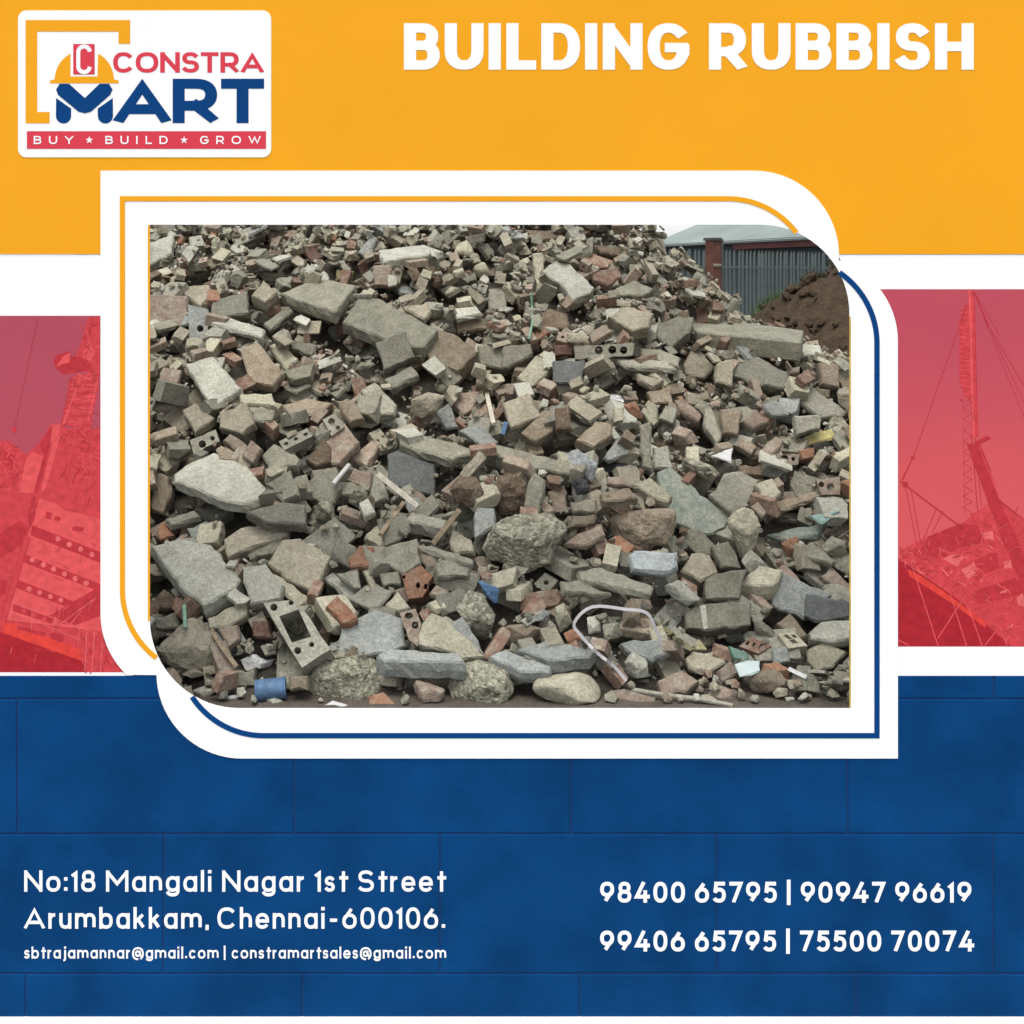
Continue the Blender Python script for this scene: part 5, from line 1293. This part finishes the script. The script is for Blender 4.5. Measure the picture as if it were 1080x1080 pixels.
chunk('B3', [(165,852),(190,790),(300,772),(420,758),(540,790),(602,852),(560,902),(400,932),(250,902)], .8, 'cream', ST, 'long rounded pale stone at the foot of the heap', cST, lm='long rounded pale stone', rough=.025)
plate('B3', [(-82,662),(20,618),(282,712),(272,752),(100,745)], 32, .10, 'bluegrey', SL, 'pale bluish slab end', cSL)
plate('B3', [(78,622),(250,568),(532,620),(500,662),(290,684)], 26, .10, 'bluegrey', SL, 'long pale bluish slab lying level', cSL, lm='long pale bluish slab')
plate('B3', [(98,302),(312,278),(342,330),(320,372),(100,404)], 70, .09, 'brick', BR, 'orange brown brick on edge', cBR)
chunk('B3', [(0,492),(150,478),(252,520),(200,592),(30,602)], .7, 'tan', ST, 'pinkish tan flat stone', cST)
plate('B3', [(428,172),(560,148),(862,260),(840,304),(680,272),(450,222)], 34, .06, 'olive', SL, 'long drab slab above the white strap', cSL, lm='long drab slab above the strap')
plate('B3', [(330,230),(430,215),(620,300),(560,310),(350,290)], 44, .06, 'olive', SL, 'dark drab slab', cSL)
chunk('B3', [(298,382),(350,358),(402,470),(330,524),(300,452)], .8, 'cream', ST, 'cream stone', cST)
chunk('B3', [(480,440),(550,428),(564,520),(490,534)], .8, 'pale', ST, 'pale stone inside the strap loop', cST)
chunk('B3', [(568,482),(660,468),(694,540),(580,574)], .8, 'olive', ST, 'drab stone inside the strap loop', cST)
plate('B3', [(668,582),(750,558),(900,570),(964,620),(850,684),(700,624)], 44, .07, 'bluegrey', SL, 'bluish slab under the strap', cSL)
chunk('B3', [(698,692),(740,638),(822,680),(834,782),(700,774)], .8, 'pale', ST, 'round pale olive stone', cST)
plate('B3', [(608,852),(690,838),(872,890),(862,948),(610,892)], 44, .07, 'pink', BR, 'pink brick lying on the mud', cBR)
plate('B4', [(-30,795),(110,738),(204,800),(130,864),(-10,874)], 46, .09, 'pink', BR, 'pale pink brick with a light top', cBR)
chunk('B3', [(348,532),(420,498),(454,560),(380,604)], .8, 'orange', BR, 'salmon brick lump', cBR)
chunk('B3', [(120,460),(230,390),(275,410),(260,460)], .7, 'bluegrey', ST, 'bluish stone', cST)
plate('B4', [(118,422),(215,358),(502,350),(497,482),(240,512),(130,502)], 58, .16, 'olive', BK, 'drab concrete block with a white stripe', cBK, lm='block with a white stripe', lift=.6)
plate('B4', [(238,222),(290,190),(482,158),(432,332),(240,334)], 60, .14, 'olive', BK, 'drab rounded block', cBK)
plate('B4', [(418,252),(540,138),(684,170),(622,254)], 28, .13, 'cream', BK, 'big cream block with a bright top', cBK, lm='big bright cream block')
plate('B4', [(608,212),(680,180),(962,310),(800,442),(620,372)], 55, .06, 'bluegrey', SL, 'grey slab leaning on the dark slate', cSL, lm='grey slab by the dark slate')
plate('B4', [(820,312),(1064,350),(1064,432),(870,464),(800,432)], 66, .05, 'slate', SL, 'dark slate slab on edge', cSL, lift=1.2)
plate('B4', [(638,472),(720,408),(822,540),(762,564)], 48, .08, 'tan', BR, 'reddish brown rounded brick', cBR)
plate('B4', [(828,522),(900,458),(1064,450),(1064,560),(960,584),(840,562)], 44, .10, 'pale', BK, 'whitish broken block', cBK)
plate('B4', [(650,532),(742,518),(820,600),(712,616)], 40, .09, 'cream', 'slotted_brick', 'cream brick with dark slots', 'slotted brick', lm='cream brick with slots', holes=[[(680,540),(705,536),(735,560),(712,564)], [(712,566),(745,562),(770,584),(738,590)], [(722,538),(745,535),(765,553),(745,556)]], rough=.002)
plate('B4', [(428,602),(500,550),(614,600),(540,644)], 38, .09, 'brick', 'slotted_brick', 'red brick with dark slots', 'slotted brick', lm='red brick with slots', holes=[[(462,592),(478,570),(490,574),(478,598)], [(500,602),(512,578),(526,582),(516,608)], [(538,612),(552,588),(566,592),(554,618)]], rough=.002)
plate('B4', [(818,622),(900,578),(1044,630),(960,722),(880,744),(820,692)], 42, .03, 'cream', SL, 'flat cream plate pieces', cSL)
plate('B4', [(408,702),(540,684),(547,742),(440,772)], 34, .012, 'tile', 'tile', 'white glazed tile on the mud', 'tile', lift=3)
plate('B4', [(118,672),(170,628),(330,640),(352,690),(260,744),(150,722)], 34, .06, 'beige', SL, 'beige flat slab', cSL)
plate('B4', [(308,742),(380,678),(434,750),(340,804)], 46, .06, 'pink', BR, 'pinkish brick chip by the glazed tile', cBR)
chunk('B4', [(468,812),(560,748),(660,738),(702,800),(632,852),(500,884)], .8, 'tan', ST, 'brown rock lying on the mud', cST)
chunk('B4', [(248,882),(310,828),(420,860),(434,922),(320,924)], .8, 'pink', ST, 'pinkish brown rock on the mud', cST)
chunk('B4', [(620,872),(650,838),(708,846),(700,880),(640,896)], .8, 'cream', ST, 'cream pebble pair', cST)
chunk('B4', [(690,895),(740,892),(748,910),(700,915)], .8, 'pale', ST, 'pale pebble', cST)
chunk('B4', [(805,880),(840,875),(846,895),(815,902)], .8, 'beige', ST, 'lone beige pebble on the mud', cST)
plate('B4', [(170,622),(205,568),(242,622)], 60, .02, 'ochre', 'plastic_scrap', 'yellowish pointed scrap', 'scrap')
plate('B4', [(888,202),(950,138),(1064,250),(1064,322)], 50, .08, 'pink', BR, 'long pinkish tan brick', cBR)
plate('B4', [(98,172),(160,68),(262,80),(312,182),(210,234)], 52, .15, 'beige', BK, 'brown and cream lump', cBK)
plate('B4', [(270,30),(370,0),(442,162),(330,154)], 60, .09, 'olive', BR, 'drab brick on end', cBR)
chunk('B4', [(0,262),(90,228),(212,330),(130,374),(20,302)], .8, 'pale', CH, 'pale olive chunk', cCH)
plate('B4', [(368,602),(480,642),(482,684),(400,672)], 50, .02, 'green_glass', 'glass_shard', 'green glass shard', 'glass')
plate('B4', [(620,620),(700,600),(720,690),(630,720)], 58, .07, 'bluegrey', BK, 'bluish small block', cBK)
chunk('B4', [(500,440),(560,460),(660,540),(600,560),(520,520)], .7, 'olive', CH, 'drab chunk', cCH)
# -- sticks, straps, wire
stick('Z6', [(60,545),(150,435)], .030, .022, 'white_scrap', 'pipe_stub', 'short white pipe stub', 'pipe', tube=True, off=.07)
stick('Z6', [(318,488),(545,672)], .034, .02, 'palewood', 'wooden_lath', 'pale wooden lath leaning below the square slate', 'lath', off=.09)
stick('Z6', [(330,832),(462,650)], .026, .02, 'wood', 'wooden_lath', 'short brown stick', 'stick', off=.08)
stick('Z6', [(630,882),(782,688)], .032, .024, 'wood', 'wooden_lath', 'brown stick pointing at the pebbly chunk', 'stick', off=.08)
stick('Z6', [(935,25),(975,200)], .030, .02, 'palewood', 'wooden_lath', 'upright pale lath', 'lath', off=.06)
stick('B3', [(905,590),(870,500),(820,412),(700,392),(510,378),(408,470),(450,545),(540,640),(640,722),(705,800)], .017, .004, 'strap', 'plastic_strap', 'thin whitish plastic strap bent into an open loop', 'strap', lm='thin bent plastic strap', off=.10)
stick('B4', [(-180,850),(0,880),(200,905),(395,942)], .026, .026, 'grey', 'pole', 'thin grey pole lying on the mud', 'pole', tube=True, off=.02)
stick('B4', [(715,733),(815,782)], .022, .016, 'white_scrap', 'wooden_lath', 'short white stick on the mud', 'stick', off=.02)
stick('B4', [(-30,470),(30,520),(90,570),(160,622)], .026, .006, 'ochre', 'plastic_strip', 'curled yellowish plastic strip', 'strip', off=.06)
stick('B1', [(238,370),(245,500)], .022, .02, 'green_wire', 'pipe_stub', 'thin green and white tube end', 'pipe', tube=True, off=.07)
stick('B1', [(395,510),(450,600),(540,720)], .022, .015, 'wood', 'wooden_lath', 'thin brown twig by the boulder', 'stick', off=.05)
stick('Z3', [(135,340),(160,420),(168,500),(170,590),(150,690)], .018, .018, 'green_wire', 'wire', 'pale green wire hanging over the rubble', 'wire', tube=True, off=.10)
stick('Z2', [(120,835),(180,880),(240,930)], .02, .015, 'palewood', 'wooden_lath', 'thin pale stick', 'stick', off=.06)
stick('Z7', [(20,190),(0,260)], .03, .02, 'blue_plastic', 'plastic_scrap', 'small blue plastic scrap', 'plastic scrap', off=.07)

# blue can lying on its side at the foot of the heap
u, v = T('B1', [(742,832)])[0]; b0 = surf(u, v); sc_ = b0.y / F
can = empty('can', b0 + Vector((0, -0.05, 0.0))); can.rotation_euler = (0, R(-4), R(8))
Lc, rc = 172/5.4*sc_, 62/5.4*sc_
def can_ring(x, rr, n=28): return [(x, rr*math.cos(2*math.pi*i/n), rr*math.sin(2*math.pi*i/n)) for i in range(n)]
prof = [(-.5,.80),(-.5,.97),(-.485,1.03),(-.46,1.03),(-.45,.99),(-.2,.99),(-.19,1.015),(-.17,1.015),(-.16,.99),(.16,.99),(.17,1.015),(.19,1.015),(.2,.99),(.45,.99),(.46,1.03),(.485,1.03),(.5,.97),(.5,.80)]
vs = [p for x, k in prof for p in can_ring(x*Lc, k*rc)]; n = 28; fs = []
for i in range(len(prof)-1):
    for k in range(n): fs.append((i*n+k, i*n+(k+1) % n, (i+1)*n+(k+1) % n, (i+1)*n+k))
mesh_obj('body', vs, fs, MATS['blue_plastic'], can, smooth=True)
for sgn in (-1, 1):
    m = MB(); m.tube([(sgn*0.478*Lc, 0, 0), (sgn*0.486*Lc, 0, 0)], rc*0.95, 28); m.build('lid', MATS['blue_plastic'], can)
finish(can, 'can', 'blue ribbed can lying on its side at the foot of the heap', 'can', T('B1', [(655,770),(830,770),(830,895),(655,895)]), b0, 'blue ribbed can')
# ---- clear loose pieces that would bury a piece picked out above, then fill between
HP = [(h['poly'], (min(p[0] for p in h['poly']), min(p[1] for p in h['poly']), max(p[0] for p in h['poly']), max(p[1] for p in h['poly'])), h['pos'].y) for h in heroes]
def hides(p, limit, slack):
    cs = [proj(c) for c in corners(p)] + [proj(p['pos'])]
    for poly, (a, b, c, d), Y in HP:
        if p['pos'].y > Y + slack: continue
        k = 0
        for i, (u, v) in enumerate(cs):
            if a < u < c and b < v < d and pip(poly, u, v): k += 4 if i == 8 else 1
        if k >= limit: return True
    return False
placed = [p for p in placed if not hides(p, 4, 0.08)]
H[:] = H0
for p in placed: raise_h(p['pts'])
for a in HPTS: raise_h(a)
big = len(placed)
ok = lambda p: not hides(p, 3, 0.2)
HB = heap_base(XX, YY)
ok2 = lambda p: not hides(p, 2, 0.25)
def low(p):
    iy, ix = ih(p['pos'].x, p['pos'].y); return p['pos'].z < HB[iy, ix] - 0.02 and ok(p)
scatter(420, dict(brick=.22, broken_brick=.28, block_fragment=.22, concrete_chunk=.18, slab_fragment=.10), check=low, max_rise=0.02)
scatter(300, dict(broken_brick=.4, block_fragment=.2, concrete_chunk=.4), check=low, max_rise=0.02)
scatter(360, dict(brick=.16, broken_brick=.36, block_fragment=.18, concrete_chunk=.20, slab_fragment=.07, pierced_brick=.03), check=ok, max_rise=0.17, sink=0.8)
scatter(70, dict(tile_shard=1), yr=(9.2, 12), check=ok, max_rise=0.25)
scatter(170, dict(shard=1), xr=(-1.6, 1.6), yr=(9.4, 12), check=ok, max_rise=0.25)
scatter(130, dict(shard=1), check=ok, max_rise=0.25)
scatter(170, dict(stone=.8, broken_brick=.1, shard=.1), yr=(6.84, 7.25), check=ok2, max_rise=0.12, sink=0.7, bare=True)
# any soil still bare gets pieces dropped on it
def plug(n, weights, chk, rise):
    for k in range(n):
        bare = np.argwhere((H - H0 < 0.02) & (HB > 0.04) & (np.abs(XX) < 3.4))
        if not len(bare): return
        for t in range(14):
            j, i = bare[r1.randrange(len(bare))]; x, y = float(gx[i]), float(gy[j])
            u, v = proj((x, y, float(H[j, i])))
            if not (110 < u < 940 and 200 < v < 760): continue
            p = drop(wpick(r1, weights), x, y, r1, sink=0.75, max_rise=rise)
            if p is None or not chk(p): continue
            raise_h(p['pts']); placed.append(p); break
plug(240, dict(broken_brick=.3, block_fragment=.3, concrete_chunk=.3, slab_fragment=.1), ok, 0.03)
plug(260, dict(broken_brick=.5, concrete_chunk=.3, shard=.2), ok, 0.05)
plug(350, dict(stone=.7, shard=.3), ok2, 0.08)
scatter(950, dict(stone=1), check=ok2, max_rise=0.22, sink=0.7)

# landmarks name the neighbourhood of everything else
LM = [(h['pos'], h['lm']) for h in heroes if h['lm']]
def near_lm(p, skip=None):
    return min(((q - p).length, n) for q, n in LM if n != skip)[1]
SHORT = {'flat slab lying level high up':'level high slab', 'tilted pale slab with ragged end':'ragged pale slab', 'whitish block near the top':'whitish high block', 'long slanting beam high up':'slanting high beam', 'big broken brownish block':'broken brownish block', 'thick pale sloping slab near the top':'thick sloping slab', 'block with a row of round holes':'block with round holes', 'long straight kerb beam':'kerb beam', 'big grey slab under the kerb beam':'slab under the kerb beam', 'big pale angular slab':'pale angular slab', 'big grey green slab':'grey green slab', 'large tipped beige block':'tipped beige block', 'dark grey square slate':'square slate', 'long drab stone bar':'drab stone bar', 'straight beam across mid heap':'straight mid-heap beam', 'large pebbly chunk mid heap':'large pebbly chunk', 'dusty brown crumpled lump':'brown crumpled lump', 'pale blue painted brick':'blue painted brick', 'square greenish beige slab':'square greenish slab', 'big faded blue green slab':'blue green slab', 'short yellow plank':'yellow plank', 'square pale olive block':'square olive block', 'rounded brown boulder':'brown boulder', 'broad pale bluish slab':'broad bluish slab', 'bluish grey beam at the foot':'bluish grey beam', 'pebbly chunk by the hollow block':'pebbly chunk by the can', 'pebbly chunk by the bluish beam':'pebbly chunk by the beam', 'long rounded pale stone':'rounded pale stone', 'long pale bluish slab':'long bluish slab', 'long drab slab above the strap':'long drab slab', 'block with a white stripe':'white striped block', 'big bright cream block':'bright cream block', 'grey slab by the dark slate':'leaning grey slab', 'cream brick with slots':'cream slotted brick', 'red brick with slots':'red slotted brick', 'thin bent plastic strap':'plastic strap', 'blue ribbed can':'blue can'}
def where(p):
    near = sorted(((q - p).length, SHORT.get(n, n), q) for q, n in LM)[:5]
    a = near[0]
    for b in near[1:]:
        s_ = f'between the {a[1]} and the {b[1]}'
        if (a[2] - p).normalized().dot((b[2] - p).normalized()) < -0.35 and len(s_.split()) < 11: return s_
    return f'next to the {a[1]}'
for h in heroes:
    o = h['o']
    if '_desc' in o: del o['_desc']
    d = h['desc'] if h['lm'] else h['desc'] + ' beside the ' + (lambda n: SHORT.get(n, n))(near_lm(h['pos']))
    tag(o, d if len(d.split()) <= 16 else h['desc'], h['cat'])
seen = {}
for h in heroes: seen.setdefault(h['o']['label'], []).append(h)
for l, hs_ in seen.items():
    if len(hs_) > 1:
        for h in hs_: h['o']['group'] = h['cat'] + ' pieces beside the ' + near_lm(h['pos'])

# stripe of white paint on the block, part of that block
for h in heroes:
    if h['lm'] == 'block with a white stripe':
        o = h['o']; mi = o.matrix_world.inverted(); eye = Vector((0,0,ZC)); n = o.matrix_world.to_3x3() @ Vector((0,0,1)); b0 = h['pos'] + n*0.003
        q3 = []
        for u, v in T('B4', [(205,372),(240,368),(252,500),(228,506)]):
            d = Vector(((u-540)/F, 1, (HOR-v)/F)); q3.append(mi @ (eye + d*((b0-eye).dot(n)/d.dot(n))))
        q3 += [p - Vector((0,0,0.006)) for p in q3]
        mesh_obj('paint_stripe', q3, [(0,1,2,3),(0,4,5,1),(1,5,6,2),(2,6,7,3),(3,7,4,0)], MATS['pale'], o)

# ---- loose pieces become objects: the largest seen up to the limit of each kind, the rest as stuff
def seen_size(p):
    cs = [proj(c) for c in corners(p)]; us = [c[0] for c in cs]; vs_ = [c[1] for c in cs]
    s = (max(us)-min(us)) * (max(vs_)-min(vs_)); u, v = proj(p['pos'])
    if not (158-70 < u < 896+70 and 230-40 < v < 755): return 0
    # how far it stands out of the heap's final surface
    iy, ix = ih(p['pos'].x, p['pos'].y)
    top = max(c.z for c in corners(p)); cover = H[max(0, min(NY-1, iy)), max(0, min(NX-1, ix))] - top
    return s * (1.0 if cover < 0.03 else 0.25)
LIMIT = 290
bykind = {}
for p in placed: bykind.setdefault(p['kind'], []).append(p)
NAMES = dict(brick='brick', broken_brick='broken_brick', concrete_block='concrete_block', block_fragment='block_fragment', concrete_chunk='concrete_chunk', slab_fragment='slab_fragment', tile_shard='tile_shard', shard='plaster_shard', pierced_brick='pierced_brick', stone='small_stone')
CATS = dict(brick='brick', broken_brick='broken brick', concrete_block='concrete block', block_fragment='block fragment', concrete_chunk='concrete chunk', slab_fragment='slab fragment', tile_shard='tile shard', shard='plaster shard', pierced_brick='pierced brick', stone='stone')
WORD = dict(brick='loose brick', broken_brick='half brick', concrete_block='concrete block', block_fragment='block fragment', concrete_chunk='rough chunk', slab_fragment='slab fragment', tile_shard='curved tile shard', shard='plaster shard', pierced_brick='pierced brick', stone='small stone')
hero_n = {}
for h in heroes: hero_n[h['name']] = hero_n.get(h['name'], 0) + 1
rest = {}
for kind, lst in bykind.items():
    lst.sort(key=seen_size, reverse=True)
    keep = LIMIT - hero_n.get(NAMES[kind], 0)
    for i, p in enumerate(lst):
        M = p['rot'].to_4x4() @ Matrix.Scale(p['s'], 4); M.translation = p['pos']
        if i < keep and seen_size(p) > 0:
            me = p['me']
            if not me.materials: me.materials.append(MATS[p['mat']])
            o = bpy.data.objects.new(NAMES[kind], me); C.objects.link(o); o.matrix_world = M
            o.material_slots[0].link = 'OBJECT'; o.material_slots[0].material = MATS[p['mat']]
            tag(o, f"{ADJ[p['mat']]} {WORD[kind]} {where(p['pos'])}", CATS[kind], CATS[kind] + 's in the rubble heap')
        else:
            rest.setdefault(p['mat'], []).append((p['me'], M))
# tiny bits fill every gap
r2 = random.Random(77)
def blur(a, n):
    p = np.pad(a, n, mode='edge').cumsum(0).cumsum(1); p = np.pad(p, ((1, 0), (1, 0))); k = 2*n + 1
    return (p[k:, k:] - p[:-k, k:] - p[k:, :-k] + p[:-k, :-k]) / (k*k)
gaps = np.argwhere((H < blur(H, 4) - 0.025) & (HB > 0.02) & (np.abs(XX) < 3.8))
for k in range(9000):
    j, i = gaps[r2.randrange(len(gaps))]; x, y, z = float(gx[i]) + r2.uniform(-.012, .012), float(gy[j]) + r2.uniform(-.012, .012), float(H[j, i])
    u, v = proj((x, y, z))
    if any(a < u < c and b < v < d and Y > y - 0.1 and pip(poly, u, v) for poly, (a, b, c, d), Y in HP): continue
    sh = r2.choice(LIB['shard'][0] if r2.random() < .6 else LIB['stone'][0]); s = r2.uniform(0.25, 0.8)
    M = Matrix.Rotation(r2.uniform(0, 6.3), 4, Vector((r2.gauss(0,1), r2.gauss(0,1), r2.gauss(0,1))).normalized()) @ Matrix.Scale(s, 4); M.translation = (x, y, z + r2.uniform(-0.005, 0.02))
    rest.setdefault(r2.choice(('grey','olive','beige','pink','pale','tan','grey','olive')), []).append((sh[1], M))
for k in range(5000):
    x, y = r2.uniform(-6.3, 5.0), r2.uniform(6.85, 12.9)
    hb = float(heap_base(np.float64(x), np.float64(y)))
    if hb < 0.02 and r2.random() > 0.30: continue
    iy, ix = ih(x, y); sh = r2.choice(LIB['stone'][0]); s = r2.uniform(0.25, 0.75)
    if abs(proj((x, y, hb))[0] - 527) > 450: s *= 1.8
    z = float(H[iy, ix]); 
    if z - hb > 0.10: z = hb - 0.04
    u, v = proj((x, y, z))
    if any(a < u < c and b < v < d and pip(poly, u, v) for poly, (a, b, c, d), Y in HP): continue
    M = Matrix.Rotation(r2.uniform(0, 6.3), 4, Vector((r2.gauss(0,1), r2.gauss(0,1), r2.gauss(0,1))).normalized()) @ Matrix.Scale(s, 4); M.translation = (x, y, z + 0.01)
    rest.setdefault(r2.choice(('grey','olive','beige','pink','pale','tan')), []).append((sh[1], M))
STUFF = dict(grey='fine grey concrete rubble filling the gaps in the heap', olive='fine drab rubble filling the gaps in the heap', beige='fine beige rubble filling the gaps in the heap', pink='crumbs of pink brick filling the gaps in the heap', pale='fine whitish rubble filling the gaps in the heap', tan='crumbs of tan brick filling the gaps in the heap')
for mat, lst in rest.items():
    vs, fs = [], []
    for me, M in lst:
        n0 = len(vs); vs += [M @ v.co for v in me.vertices]; fs += [tuple(i + n0 for i in p.vertices) for p in me.polygons]
    o = mesh_obj('fine_rubble', vs, fs, MATS[mat])
    tag(o, STUFF.get(mat, ADJ.get(mat, mat) + ' crumbs filling the gaps in the rubble heap'), 'rubble', kind='stuff')
# soil and dust the pieces lie in
st = 3
hv = [(float(gx[i]), float(gy[j]), float(H0[j, i]) + 0.02*mnoise.noise((gx[i]*6, gy[j]*6, 2)) - (0.02 if H0[j, i] < 0.01 else 0)) for j in range(0, NY, st) for i in range(0, NX, st)]
wi = len(range(0, NX, st)); hj = len(range(0, NY, st))
hf = [(j*wi+i, j*wi+i+1, (j+1)*wi+i+1, (j+1)*wi+i) for j in range(hj-1) for i in range(wi-1)]
o = mesh_obj('heap_soil', hv, hf, MATS['soil'], smooth=True); tag(o, 'dark soil and dust under the rubble pieces', 'soil', kind='stuff')
bpy.context.view_layer.update()
